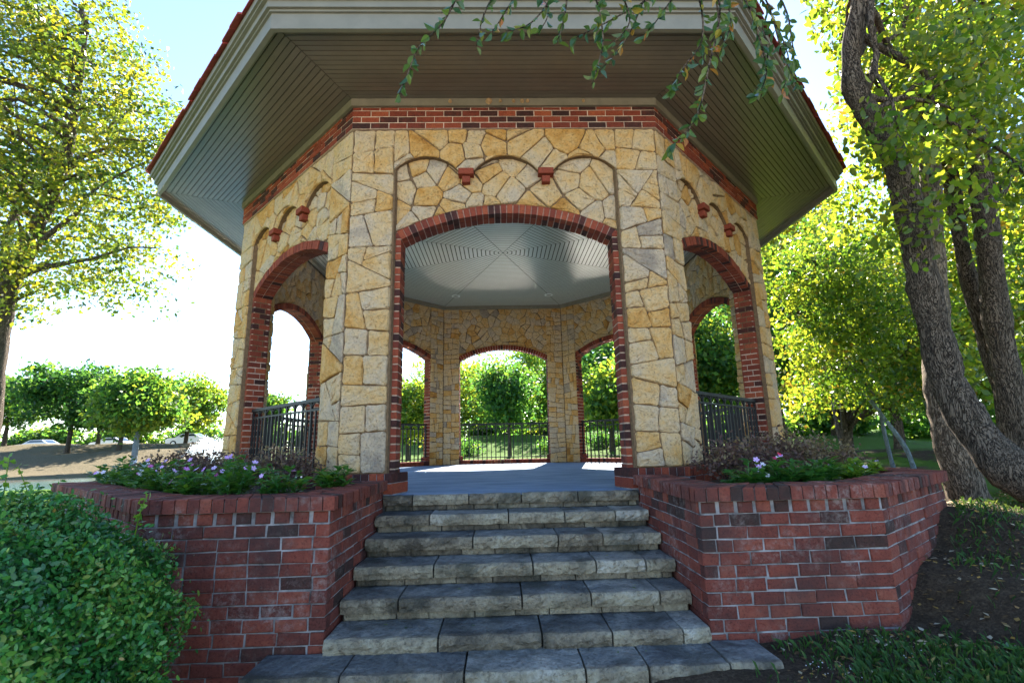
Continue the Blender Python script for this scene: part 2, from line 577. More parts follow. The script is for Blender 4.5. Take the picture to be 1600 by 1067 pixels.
def stone_geo(frame, poly, w0, w1, rnd, bev=0.009):
    """rock-faced stone: outline, shoulder, inset face with an uneven middle"""
    s = 1 if w1 > w0 else -1
    poly = dedupe(poly)
    if 3 <= len(poly) < 12:
        # broken, slightly wandering edges
        q = []
        for i in range(len(poly)):
            a, b = poly[i], poly[(i + 1) % len(poly)]
            q.append(a)
            L = math.hypot(b[0] - a[0], b[1] - a[1])
            if L > 0.10:
                k = rnd.uniform(0.35, 0.65); o = rnd.uniform(-0.012, 0.004)
                q.append((a[0] + (b[0] - a[0]) * k + (b[1] - a[1]) / L * o, a[1] + (b[1] - a[1]) * k - (b[0] - a[0]) / L * o))
        poly = q
    n = len(poly)
    if n < 3 or poly_area(poly) < 0.0012:
        return None
    c = np.mean(poly, axis=0)
    amp = 0.011
    V = [frame(a, b, w0) for a, b in poly]
    V += [frame(a, b, w1 - s * bev) for a, b in poly]
    tilt = (rnd.uniform(-0.03, 0.03), rnd.uniform(-0.03, 0.03))
    ins = []
    for a, b in poly:
        d = math.hypot(a - c[0], b - c[1]) + 1e-6
        k = min(0.5, bev * 1.2 / d)
        ins.append((a + (c[0] - a) * k, b + (c[1] - b) * k))
    V += [frame(a, b, w1 + s * (rnd.uniform(-amp, amp * 0.6) + tilt[0] * (a - c[0]) + tilt[1] * (b - c[1]))) for a, b in ins]
    mid = [(a + (c[0] - a) * 0.5, b + (c[1] - b) * 0.5) for a, b in ins]
    V += [frame(a, b, w1 + s * (rnd.uniform(-amp * 0.4, amp * 1.4) + tilt[0] * (a - c[0]) + tilt[1] * (b - c[1]))) for a, b in mid]
    V.append(frame(c[0], c[1], w1 + s * rnd.uniform(0, amp)))
    F = []
    for k in (0, n, 2 * n):
        for i in range(n):
            F.append((k + i, k + (i + 1) % n, k + n + (i + 1) % n, k + n + i))
    for i in range(n):
        F.append((3 * n + i, 3 * n + (i + 1) % n, 4 * n))
    if s < 0:
        F = [tuple(reversed(f)) for f in F]
    return V, F

CFW = np.array(cam.matrix_world.to_3x3())
def seen_px(V, nrm=None):
    P = np.array([tuple(v) for v in V]) - CAM_POS
    q = P @ CFW
    if (q[:, 2] > -0.1).all():
        return 0.0
    z = np.maximum(-q[:, 2], 0.1)
    x, y = F_PX * q[:, 0] / z, F_PX * q[:, 1] / z
    if x.max() < -830 or x.min() > 830 or y.max() < -560 or y.min() > 560:
        return 0.0
    if nrm is not None:
        c = P.mean(0)
        if np.dot(c, np.array(nrm)) > 0:
            return 0.0
        A = (x.max() - x.min()) * (y.max() - y.min())
        return A
    return (x.max() - x.min()) * (y.max() - y.min())

class Pieces:
    """many alike pieces: the largest in view become objects, the rest one joined part"""
    def __init__(self, name, rest, mat, limit=300):
        self.name, self.rest, self.mat, self.limit, self.items = name, rest, mat, limit, []
    def add(self, geo, tv, parent, nrm=None, weight=1.0, mat=None):
        if geo is None:
            return
        self.items.append((seen_px(geo[0], nrm) * weight, geo, tv, parent, mat or self.mat))
    def build(self, rest_parent):
        self.items.sort(key=lambda i: -i[0])
        V, F, T = {}, {}, {}
        for i, (a, (v, f), tv, par, mt) in enumerate(self.items):
            if i < self.limit and a > 25:
                obj(self.name, v, f, mt, par, tints=tv)
            else:
                k = mt.name
                V.setdefault(k, [mt]); F.setdefault(k, []); T.setdefault(k, [])
                b = len(V[k]) - 1
                V[k] += v
                F[k] += [tuple(x + b for x in q) for q in f]
                T[k] += [tv] * len(v)
        for k in F:
            obj(self.rest, V[k][1:], F[k], V[k][0], rest_parent, 'stuff', T[k])

def tube(points, radii, sides=10, rough=0.0, seed=0, cap=True):
    pts = [np.array(p, float) for p in points]
    rnd = random.Random(seed)
    V, F = [], []
    prev = None
    for i, p in enumerate(pts):
        t = pts[min(i + 1, len(pts) - 1)] - pts[max(i - 1, 0)]
        t = t / (np.linalg.norm(t) + 1e-9)
        if prev is None:
            ref = np.array([1, 0, 0]) if abs(t[0]) < 0.8 else np.array([0, 1, 0])
            x = np.cross(t, ref)
        else:
            x = prev - t * np.dot(prev, t)
        x /= np.linalg.norm(x) + 1e-9
        prev = x
        y = np.cross(t, x)
        for k in range(sides):
            a = 2 * math.pi * k / sides
            r = radii[i] * (1 + rnd.uniform(-rough, rough))
            V.append(tuple(p + r * (math.cos(a) * x + math.sin(a) * y)))
    for i in range(len(pts) - 1):
        for k in range(sides):
            a, b = i * sides + k, i * sides + (k + 1) % sides
            F.append((a, b, b + sides, a + sides))
    if cap:
        F.append(tuple(reversed(range(sides))))
        F.append(tuple(range((len(pts) - 1) * sides, len(pts) * sides)))
    return V, F

def smooth_path(P, n=6):
    P = [np.array(p, float) for p in P]
    out = []
    for i in range(len(P) - 1):
        p0, p1, p2, p3 = P[max(i - 1, 0)], P[i], P[i + 1], P[min(i + 2, len(P) - 1)]
        for k in range(n):
            t = k / n
            out.append(0.5 * ((2 * p1) + (-p0 + p2) * t + (2 * p0 - 5 * p1 + 4 * p2 - p3) * t * t + (-p0 + 3 * p1 - 3 * p2 + p3) * t ** 3))
    out.append(P[-1])
    return out

def join_geo(lst):
    V, F = [], []
    for v, f in lst:
        b = len(V)
        V += list(v)
        F += [tuple(x + b for x in q) for q in f]
    return V, F

# ------------------------------------------------------------------ ground heights
GP = np.array([
    (0, -2.2, -.93), (0, -5, -.97), (0, -9, -1.0), (-1.8, -1.9, -1.08), (-3, -2, -1.12), (-5, -4, -1.15), (-6, 0, -1.0), (-9, 4, -.8), (-13, 8.5, -.45), (-9, -6, -1.1), (-20, 2, -.7),
    (1.6, -1.8, -.82), (2.45, -1.7, -.77), (2.6, -3, -.86), (1.8, -3.2, -.9), (4, -3, -.8), (3.9, -.5, -.17), (3.2, -1.15, -.46), (4.7, .1, -.22), (5.2, .6, -.34), (5.6, -1.5, -.3), (7, 0, -.15), (8, 4, -.25), (9, 6, -.3), (12, 10, .1), (15, 20, .6), (11, 16, .3), (20, 8, .4), (12, 0, .1), (10, -6, -.3),
    (-2, 12, -1.7), (2, 12, -1.7), (-6, 12.5, -1.7), (-10, 15, -1.7), (-14, 19, -1.7), (-20, 22, -1.6), (-26, 20, -1.5), (-24, 15, -1.4), (5, 11.5, -1.5), (0, 9.2, -1.0), (4, 9, -.9), (-4, 9, -1.1), (-8, 8, -1.0), (-32, 18, -1.0),
    (0, 15.5, -1.5), (4, 15, -1.4), (7.5, 13, -.5), (-4, 17, -1.6), (0.3, 20.5, -1.0), (4, 20, -.9), (-5, 22, -.9), (0.3, 23.5, -.45), (0.4, 25.5, -.2), (4, 25, .05), (-5, 25.5, -.3), (0, 33, .7), (8, 33, 1.4), (-9, 32, .2), (4, 29, .7), (9, 24, .5),
    (-27, 28, -.75), (-20, 28, -.8), (-14, 25, -.8), (-37, 46, 1.5), (-30, 40, .8), (-30, 48, 1.45), (-20, 38, .6), (-45, 46, 1.6), (-36, 36, .5), (-45, 38, .7), (-10, 38, .8), (-34, 54, .5), (-55, 55, .6), (-44, 55, .5), (-25, 54, .5), (-36, 50.5, 1.2), (-47, 50, 1.3), (-60, 56, .6), (-25, 33, -.2),
    (40, 40, 1.5), (0, 50, 1.6), (60, 0, 1), (0, -40, -1), (-60, 0, 0), (-60, 80, 1.6), (0, 120, 2), (100, 100, 2), (-120, 100, 2), (0, 300, 2), (-300, 0, 2), (300, 0, 2), (0, -300, 0)])
def ground_z(x, y):
    x = np.asarray(x, float); y = np.asarray(y, float)
    d2 = (x[..., None] - GP[:, 0]) ** 2 + (y[..., None] - GP[:, 1]) ** 2 + 0.05
    w = d2 ** -1.6
    z = (w * GP[:, 2]).sum(-1) / w.sum(-1)
    near = np.exp(-((x / 9) ** 2 + (y / 9) ** 2))
    z = z + 0.02 * near * np.sin(x * 5.1 + 1.3 * np.sin(y * 3.3)) * np.sin(y * 4.7)
    return z
def gz(x, y):
    return float(ground_z(np.array([x]), np.array([y]))[0])

def build_ground():
    n = 300
    s = np.linspace(-1, 1, n)
    ax = 0.9 * np.sinh(s * 7.0)
    ax = ax * (600 / ax[-1])
    X, Y = np.meshgrid(ax, ax - 0.5, indexing='ij')
    Z = ground_z(X, Y)
    V = np.stack([X, Y, Z], -1).reshape(-1, 3)
    F = [(i * n + j, (i + 1) * n + j, (i + 1) * n + j + 1, i * n + j + 1) for i in range(n - 1) for j in range(n - 1)]
    m, t, b = new_mat('ground', 0.95, 0.1)
    p = geo_pos(t)
    a = t.nodes.new('ShaderNodeAttribute')
    a.attribute_name = 'tint'
    sp = t.nodes.new('ShaderNodeSeparateColor')
    t.links.new(a.outputs[0], sp.inputs[0])
    n1 = noise(t, 0.9, 6, 0.65, p)
    n2 = noise(t, 9.0, 6, 0.7, p)
    n3 = noise(t, 60.0, 5, 0.7, p)
    soil = ramp(t, [(0.28, (0.022, 0.015, 0.010)), (0.5, (0.06, 0.042, 0.028)), (0.7, (0.15, 0.11, 0.075)), (0.8, (0.26, 0.20, 0.14))])
    t.links.new(add_math(t, 'ADD', add_math(t, 'MULTIPLY', n3.outputs[0], 0.6), add_math(t, 'MULTIPLY', n2.outputs[0], 0.42)), soil.inputs[0])
    lawn = ramp(t, [(0.25, (0.035, 0.08, 0.012)), (0.55, (0.08, 0.15, 0.018)), (0.8, (0.13, 0.18, 0.03))])
    t.links.new(add_math(t, 'ADD', add_math(t, 'MULTIPLY', n3.outputs[0], 0.6), add_math(t, 'MULTIPLY', n2.outputs[0], 0.4)), lawn.inputs[0])
    dry = ramp(t, [(0.3, (0.045, 0.05, 0.025)), (0.5, (0.13, 0.105, 0.065)), (0.8, (0.22, 0.18, 0.12))])
    t.links.new(n2.outputs[0], dry.inputs[0])
    mask = add_math(t, 'ADD', sp.outputs[0], maprange(t, n1.outputs[0], 0.35, 0.65, -0.45, 0.45))
    c = mixc(t, soil.outputs[0], lawn.outputs[0], maprange(t, mask, 0.4, 0.6))
    c = mixc(t, c, dry.outputs[0], sp.outputs[1])
    t.links.new(c, b.inputs['Base Color'])
    bump(t, add_math(t, 'ADD', n2.outputs[0], n3.outputs[0]), b, 0.8, 0.04)
    me = mesh_from('ground', V, F, m, None, True)
    at = me.attributes.new('tint', 'FLOAT_COLOR', 'POINT')
    C = np.zeros((len(V), 4), np.float32)
    x, y = V[:, 0], V[:, 1]
    lawn_ = np.clip((np.hypot(x, y + 1) - 4.5) / 3, 0, 1) * 0.85 + 0.05
    lawn_ = np.where((x > 1.2) & (y < -1.8), 0.22, lawn_)
    lawn_ = np.where((x > 9) & (y > 4) & (y < 13), 0.45, lawn_)
    dry_ = np.clip((-x - 15) / 4, 0, 1) * np.clip((y - 22) / 4, 0, 1)
    C[:, 0], C[:, 1], C[:, 3] = lawn_, dry_, 1
    at.data.foreach_set('color', C.ravel())
    link('ground', me, None, 'structure')
build_ground()

# pond: wraps behind the pavilion and out to the left
def build_pond():
    m, t, b = new_mat('pond_water', 0.09, 1.0)
    b.inputs['Base Color'].default_value = (0.03, 0.10, 0.10, 1)
    b.inputs['IOR'].default_value = 2.5
    p = geo_pos(t)
    n = noise(t, 2.2, 4, 0.55, p, 0.4)
    bump(t, n.outputs[0], b, 0.03, 0.2)
    xs = np.linspace(-40, 12, 53)
    ys = np.linspace(8.0, 32, 25)
    V, F = [], []
    for x in xs:
        for y in ys:
            V.append((x, y, -0.86))
    ny = len(ys)
    for i in range(len(xs) - 1):
        for j in range(ny - 1):
            F.append((i * ny + j, (i + 1) * ny + j, (i + 1) * ny + j + 1, i * ny + j + 1))
    obj('pond_water', V, F, m, None, 'structure')
build_pond()

# unseen pale paving added in front of the steps to bounce warm light
def build_bounce_walk():
    m = mk_plain('bounce_paving', (0.50, 0.44, 0.36), 0.9, 0.14, 1.5, 0.1)
    V, F = [], []
    ys = np.linspace(-3.6, -45, 30)
    for y in ys:
        hw = 1.9 + 16 * min(1, max(0, (-5.0 - y) / 4))
        for x in np.linspace(-hw, hw, 24):
            V.append((x, y, gz(x, y) + 0.02))
    for i in range(len(ys) - 1):
        for j in range(23):
            F.append((i * 24 + j, i * 24 + j + 1, (i + 1) * 24 + j + 1, (i + 1) * 24 + j))
    obj('bounce_walk', V, F, m, None, 'structure')
build_bounce_walk()

# parking road on top of the far bank
def build_road():
    m = mk_plain('pale_concrete', (0.42, 0.41, 0.39), 0.9, 0.15, 0.8, 0.1)
    path = [(-75, 54), (-50, 53.5), (-40, 54), (-30, 54), (-20, 55), (0, 62)]
    V, F = [], []
    for i, (x, y) in enumerate(path):
        for k, dy in enumerate((-1.5, 5.5)):
            V.append((x, y + dy, max(gz(x, y - 1.5), gz(x, y + 5.5)) + 0.12))
    for i in range(len(path) - 1):
        F.append((2 * i, 2 * i + 2, 2 * i + 3, 2 * i + 1))
    obj('road', V, F, m, None, 'structure')
build_road()

# ------------------------------------------------------------------ gazebo
S = 3.43
AP = S / 2 / math.tan(math.pi / 8)
TAN = math.tan(math.pi / 8)
CEN = (0.0, AP)
PIL, OPEN = 1.25, 1.157
ZB, ZBAND, ZTRIM, ZSOF = 0.21, 3.965, 4.2345, 4.33
SPRING, APEX = 2.668, 2.966
AR = ((OPEN ** 2 + (APEX - SPRING) ** 2) / (2 * (APEX - SPRING)))
AZ = APEX - AR
AHALF = math.asin(OPEN / AR)
ARO = AR + 0.105

gazebo = thing('gazebo', 'octagonal stone and brick pavilion with wide eaves at the top of the steps', 'gazebo', (0, AP, 0))

def face_frame(k, radial=False):
    a = k * math.pi / 4
    n = (math.sin(a), -math.cos(a)); u = (math.cos(a), math.sin(a))
    if radial:
        def f(t, v, w):
            t = t * (AP + w) / AP
            return (CEN[0] + n[0] * (AP + w) + u[0] * t, CEN[1] + n[1] * (AP + w) + u[1] * t, v)
    else:
        def f(t, v, w):
            return (CEN[0] + n[0] * (AP + w) + u[0] * t, CEN[1] + n[1] * (AP + w) + u[1] * t, v)
    return f, (n[0], n[1], 0)

def prism_outline(frame, poly, w0, w1):
    n = len(poly)
    V = [frame(a, b, w0) for a, b in poly] + [frame(a, b, w1) for a, b in poly]
    F = [tuple(range(n - 1, -1, -1)), tuple(range(n, 2 * n))]
    F += [(i, (i + 1) % n, n + (i + 1) % n, n + i) for i in range(n)]
    return V, F

def arch_pts(r, zc, half, n=20):
    return [(r * math.sin(-half + 2 * half * i / n), zc + r * math.cos(-half + 2 * half * i / n)) for i in range(n + 1)]

def scallop(cx, n=10, r=0.4476, half=0.355, zs=3.46):
    a = math.asin(half / r)
    zc = zs - r * math.cos(a)
    return [(cx + r * math.sin(-a + 2 * a * i / n), zc + r * math.cos(-a + 2 * a * i / n)) for i in range(n + 1)]

def hood_poly(m=0.0, top=ZBAND):
    """region above the three small arches, counter-clockwise"""
    low = []
    for cx in (-0.89, 0.0, 0.89):
        low += [(x, z + m) for x, z in scallop(cx)]
    low[0] = (-PIL, low[0][1]); low[-1] = (PIL, low[-1][1])
    return low + [(PIL, top), (-PIL, top)]

def panel_poly(m=0.0):
    """recessed panel over the arch ring"""
    half = math.asin(PIL / (ARO + m))
    ring = arch_pts(ARO + m, AZ, half, 24)
    top = []
    for cx in (0.89, 0.0, -0.89):
        top += [(x, z + 0.02) for x, z in reversed(scallop(cx))]
    top[0] = (PIL, top[0][1]); top[-1] = (-PIL, top[-1][1])
    return ring + top

stones = Pieces('stone', 'stonework', M['stone'], 300)
bricks = Pieces('brick', 'brickwork', M['brick'], 300)

def stone_tint(rnd):
    return min(1, max(0, rnd.choice([rnd.gauss(0.30, 0.10), rnd.gauss(0.44, 0.10), rnd.gauss(0.52, 0.10), rnd.gauss(0.68, 0.10)])))
def brick_tint(rnd, dark=0.2):
    return rnd.uniform(0, 0.17) if rnd.random() < dark else rnd.uniform(0.3, 0.85)

def lay_stones(frame, nrm, region, bbox, target, ang, w0, w1, parent, seed, gap=0.004, tshift=0.0, weight=1.0):
    rnd = random.Random(seed)
    cells = []
    x0, z0, x1, z1 = bbox
    if ang > 20:
        cells = crazy_stones(bbox, target, rnd)
    else:
        split_stones([(x0, z0), (x1, z0), (x1, z1), (x0, z1)], target, ang, rnd, cells)
    for c in cells:
        c = shrink_convex(c, gap)
        if len(c) < 3:
            continue
        c = round_corners(c, rnd)
        p = clip_convex(list(region), c) if region else c
        if len(p) < 3:
            continue
        tv = min(1, max(0, stone_tint(rnd) + tshift))
        stones.add(stone_geo(frame, p, w0, w1 + (0.012 if w1 > w0 else -0.012) * rnd.uniform(-0.6, 0.8), rnd), tv, parent, nrm, weight)

def build_wall(k):
    f, nrm = face_frame(k)
    fr, _ = face_frame(k, True)
    inn = (-nrm[0], -nrm[1], 0)
    hw = S / 2
    core = []
    edge = hw
    notch = [(x, z) for x, z in reversed(arch_pts(AR + 0.009, AZ, AHALF, 20))]
    outline = [(-edge, 0.0), (-OPEN - 0.009, 0.0)] + list(reversed(notch)) + [(OPEN + 0.009, 0.0), (edge, 0.0), (edge, ZSOF), (-edge, ZSOF)]
    core.append(prism_outline(lambda t, v, w: (fr if abs(t) > edge - 0.001 else f)(t, v, w), outline, -0.265, -0.097))
    for s in (-1, 1):
        a, b = sorted((s * (PIL - 0.012), s * hw))
        core.append(prism_outline(fr, [(a, 0.0), (b, 0.0), (b, ZBAND + 0.2), (a, ZBAND + 0.2)], -0.0965, -0.024))
        a2, b2 = sorted((s * (PIL + 0.03), s * hw))
        core.append(prism_outline(fr, [(a2, 0.0), (b2, 0.0), (b2, 4.1), (a2, 4.1)], -0.318, -0.2655))
    hp = hood_poly(0.004)
    core.append(prism_outline(f, hp, -0.0967, -0.0245))
    wall = obj('wall', *join_geo(core), M['mortar'], gazebo)
    front = k in (0, 1, 7)
    # lighter mortar behind bricks: jambs, ring, band, base
    bm = []
    for s in (-1, 1):
        a, b = sorted((s * (OPEN + 0.006), s * (PIL - 0.002)))
        bm.append(join_geo([(box_verts(f, a, b, 0.0, SPRING + 0.09, -0.302, -0.083), BOXF)]))
    ringpoly = arch_pts(ARO - 0.004, AZ, AHALF, 20) + list(reversed(arch_pts(AR + 0.006, AZ, AHALF, 20)))
    bm.append(prism_outline(f, ringpoly, -0.3025, -0.0835))
    bm.append(prism_outline(fr, [(-hw, ZBAND + 0.002), (hw, ZBAND + 0.002), (hw, ZTRIM), (-hw, ZTRIM)], -0.03, 0.012))
    obj('mortar_bed', *join_geo(bm), M['brick_mortar'], wall)
    # ---- stones, outside
    if k in (0, 1, 2, 6, 7):
        for s in (-1, 1):
            a, b = sorted((s * PIL, s * (hw - 0.004)))
            lay_stones(fr, nrm, None, (a, ZB, b, ZBAND), 0.080, 15, -0.06, 0.0, wall, 100 + k * 7 + s, tshift=-0.03)
        lay_stones(f, nrm, hood_poly(0.006), (-PIL, 3.44, PIL, ZBAND), 0.056, 27, -0.05, 0.0, wall, 200 + k)
        lay_stones(f, nrm, panel_poly(0.008), (-PIL, 2.7, PIL, 3.67), 0.054, 30, -0.12, -0.075, wall, 300 + k, weight=0.95)
        # corbels carrying the little arches
        for cx in (-0.445, 0.445):
            for (hw_, z0, z1, w1) in ((0.085, 3.395, 3.47, 0.03), (0.045, 3.31, 3.388, 0.0)):
                bricks.add(brick_geo(f, cx - hw_, cx + hw_, z0, z1, -0.1, w1), 0.6, wall, nrm, 50)
    # ---- stones, inside
    for s in (-1, 1):
        a, b = sorted((s * (PIL + 0.01), s * (hw - 0.006)))
        if k in (2, 3, 4, 5, 6):
            lay_stones(fr, inn, None, (a, 0.0, b, 4.09), 0.036, 14, -0.29, -0.34, wall, 400 + k * 7 + s, 0.004, -0.04, 0.6)
    if k in (2, 3, 4, 5, 6):
        half = math.asin(PIL / (ARO + 0.006))
        reg = arch_pts(ARO + 0.006, AZ, half, 20) + [(PIL, 4.09), (-PIL, 4.09)]
        lay_stones(f, inn, reg, (-PIL, 2.7, PIL, 4.09), 0.034, 30, -0.25, -0.29, wall, 500 + k, 0.004, -0.04, 0.6)
    # ---- brick arch ring: front and rear row of voussoirs
    rnd = random.Random(900 + k)
    nb = 36
    for i in range(nb):
        a0 = -AHALF + 2 * AHALF * (i + 0.07) / nb
        a1 = -AHALF + 2 * AHALF * (i + 0.93) / nb
        q = [(AR * math.sin(a0), AZ + AR * math.cos(a0)), (AR * math.sin(a1), AZ + AR * math.cos(a1)),
             (ARO * math.sin(a1), AZ + ARO * math.cos(a1)), (ARO * math.sin(a0), AZ + ARO * math.cos(a0))]
        q = [(x + rnd.uniform(-.002, .002), z + rnd.uniform(-.003, .003)) for x, z in q]
        dw = rnd.uniform(-0.004, 0.004)
        bricks.add(prism_outline(f, q, -0.172, -0.068 + dw), brick_tint(rnd, .12), wall, nrm, 1.4 if front else 0.4)
        bricks.add(prism_outline(f, q, -0.318 + dw, -0.182), brick_tint(rnd, .12), wall, None, 0.5 if k else 0.3)
    # ---- brick jambs
    z = 0.0
    row = 0
    while z < SPRING + 0.04:
        z1 = z + 0.071
        for s in (-1, 1):
            a, b = sorted((s * OPEN, s * (PIL - 0.006)))
            cut = -0.165 if row % 2 else -0.235
            top = min(z1, SPRING + 0.085)
            for w0, w1 in ((cut + 0.005, -0.07), (-0.315, cut - 0.005)):
                V = box_verts(f, a, b, z + 0.005, top, w0, w1, 0.0018)
                bricks.add((V, BOXF), brick_tint(rnd, .22), wall, None if w1 > -0.1 else None, 1.0 if (front and k) or w1 > -0.1 else 0.4)
        z += 0.0811
        row += 1
    # ---- brick band under the eaves
    for r_ in range(4):
        z0 = ZBAND + 0.006 + r_ * 0.0755
        z1 = min(z0 + 0.066, ZTRIM - 0.002)
        u = -(hw + 0.004)
        first = True
        while u < hw - 0.02:
            L = 0.205 if not (first and r_ % 2) else 0.10
            first = False
            u1 = min(u + L, hw + 0.004)
            if hw - u1 < 0.06:
                u1 = hw + 0.004
            bricks.add(brick_geo(fr, u + 0.005, u1 - 0.005, z0, z1, -0.04, 0.02 + 0.0), brick_tint(rnd, .3), wall, nrm, 1.0)
            u = u1
    # ---- brick base under the stone piers
    for s in (-1, 1):
        lo, hi = OPEN - 0.005, hw + 0.01
        u = lo
        while u < hi - 0.03:
            u1 = min(u + 0.075, hi)
            a, b = sorted((s * (u + 0.004), s * (u1 - 0.004)))
            bricks.add(brick_geo(fr, a, b, 0.115, 0.203, -0.30, 0.045), brick_tint(rnd, .3), wall, nrm, 1.3)
            u = u1
        u = lo
        while u < hi - 0.03:
            u1 = min(u + 0.205, hi)
            a, b = sorted((s * (u + 0.004), s * (u1 - 0.004)))
            bricks.add(brick_geo(fr, a, b, 0.012, 0.108, -0.30, 0.04), brick_tint(rnd, .3), wall, nrm, 1.0)
            u = u1
        a, b = sorted((s * (lo + 0.008), s * hi))
        if True:
            obj('mortar_bed', box_verts(fr, a, b, -0.0, 0.199, -0.29, 0.035), BOXF, M['planter_mortar'], wall)
    return wall
walls = [build_wall(k) for k in range(8)]

# platform: plinth and floor
def octagon(off, z):
    rr = (AP + off) / math.cos(math.pi / 8)
    return [(CEN[0] + rr * math.sin(math.pi / 8 + i * math.pi / 4), CEN[1] - rr * math.cos(math.pi / 8 + i * math.pi / 4), z) for i in range(8)]
def oct_slab(off, z0, z1):
    V = octagon(off, z0) + octagon(off, z1)
    F = [tuple(range(7, -1, -1)), tuple(range(8, 16))] + [(i, (i + 1) % 8, 8 + (i + 1) % 8, 8 + i) for i in range(8)]
    return V, F
obj('plinth', *oct_slab(-0.02, -1.4, -0.03), M['planter_mortar'], gazebo)
obj('floor', *oct_slab(-0.012, -0.029, 0.0), M['floor'], gazebo)

# brick sills in the seven railed openings
for k in range(1, 8):
    f, nrm = face_frame(k)
    u = -OPEN + 0.003
    rnd = random.Random(50 + k)
    while u < OPEN - 0.03:
        u1 = min(u + 0.0785, OPEN - 0.003)
        bricks.add((box_verts(f, u + 0.004, u1 - 0.004, 0.002, 0.10, -0.33, 0.03, 0.0015), BOXF), brick_tint(rnd, .15), walls[k], None, 0.4)
        u = u1
bricks.build(gazebo)
stones.build(gazebo)

# eaves -------------------------------------------------------------
def ring_board(k, o0, o1, z0, z1, gap=0.003):
    """trapezoid board between two offsets, mitred at the hips"""
    a = k * math.pi / 4
    n = (math.sin(a), -math.cos(a)); u = (math.cos(a), math.sin(a))
    V = []
    for z in (z0, z1):
        for o, sg in ((o0, -1), (o0, 1), (o1, 1), (o1, -1)):
            h = (AP + o) * TAN - gap
            V.append((CEN[0] + n[0] * (AP + o) + u[0] * h * sg, CEN[1] + n[1] * (AP + o) + u[1] * h * sg, z))
    return V, [(0, 1, 2, 3), (7, 6, 5, 4), (0, 4, 5, 1), (1, 5, 6, 2), (2, 6, 7, 3), (3, 7, 4, 0)]
def ring_all(o0, o1, z0, z1, gap=0.0):
    return join_geo([ring_board(k, o0, o1, z0, z1, gap) for k in range(8)])
roof = link('roof', None, gazebo)
EO = 1.096
NB = 16
for k in range(8):
    for i in range(NB):
        o0 = 0.05 + (EO - 0.05 - 0.03) * i / NB
        o1 = 0.05 + (EO - 0.05 - 0.03) * (i + 1) / NB
        obj('soffit_board', *ring_board(k, o0 + 0.0045, o1 - 0.0045, ZSOF - 0.006 + random.uniform(-.0008, .0008), ZSOF + 0.001, 0.004), M['board'], roof)
obj('soffit_backing', *ring_all(-0.05, EO - 0.03, ZSOF + 0.002, ZSOF + 0.03), M['board_dark'], roof)
obj('trim_board', *ring_all(-0.02, 0.048, ZTRIM, ZSOF + 0.008), M['trim'], roof)
for k in range(8):
    obj('fascia_board', *ring_board(k, EO - 0.045, EO, 4.247, 4.412, 0.0), M['paint'], roof)
    obj('fascia_moulding', *join_geo([ring_board(k, EO - 0.03, EO + 0.022, 4.4125, 4.435, 0.0), ring_board(k, EO - 0.03, EO + 0.05, 4.4355, 4.505, 0.0)]), M['paint'], roof)
    obj('gutter', *join_geo([ring_board(k, EO - 0.03, EO + 0.082, 4.5055, 4.53, 0.0), ring_board(k, EO - 0.03, EO + 0.105, 4.5305, 4.615, 0.0)]), M['paint'], roof)
# roof planes with a course of clay shingles at the eave
RE, RZ, RP = EO + 0.10, 4.635, 0.58
V = octagon(RE, RZ) + [(CEN[0], CEN[1], RZ + (AP + RE) * RP)]
obj('roof_deck', V, [(i, (i + 1) % 8, 8) for i in range(8)], M['shingle'], roof)
shing = Pieces('shingle', 'shingle_covering', M['shingle'], 150)
for k in range(8):
    f, nrm = face_frame(k)
    for c in range(4):
        o1 = RE + 0.05 - c * 0.16
        half = (AP + o1) * TAN
        n = max(1, int(2 * half / 0.235))
        for i in range(n):
            a = -half + 2 * half * i / n + 0.004
            b = -half + 2 * half * (i + 1) / n - 0.004
            dz = random.uniform(-.004, .008); do = random.uniform(-.012, .02)
            z1 = RZ - 0.008 + (RE - o1) * RP + c * 0.004
            VV = [f(a, z1 + dz, o1 + do), f(b, z1 + dz, o1 + do), f(b, z1 + 0.022 + dz, o1 + do), f(a, z1 + 0.022 + dz, o1 + do)]
            z2 = z1 + 0.19 * RP
            VV += [f(a, z2, o1 - 0.19), f(b, z2, o1 - 0.19), f(b, z2 + 0.022, o1 - 0.19), f(a, z2 + 0.022, o1 - 0.19)]
            shing.add((VV, BOXF), random.random(), roof, None, 1.0 if c == 0 else 0.01)
shing.build(roof)

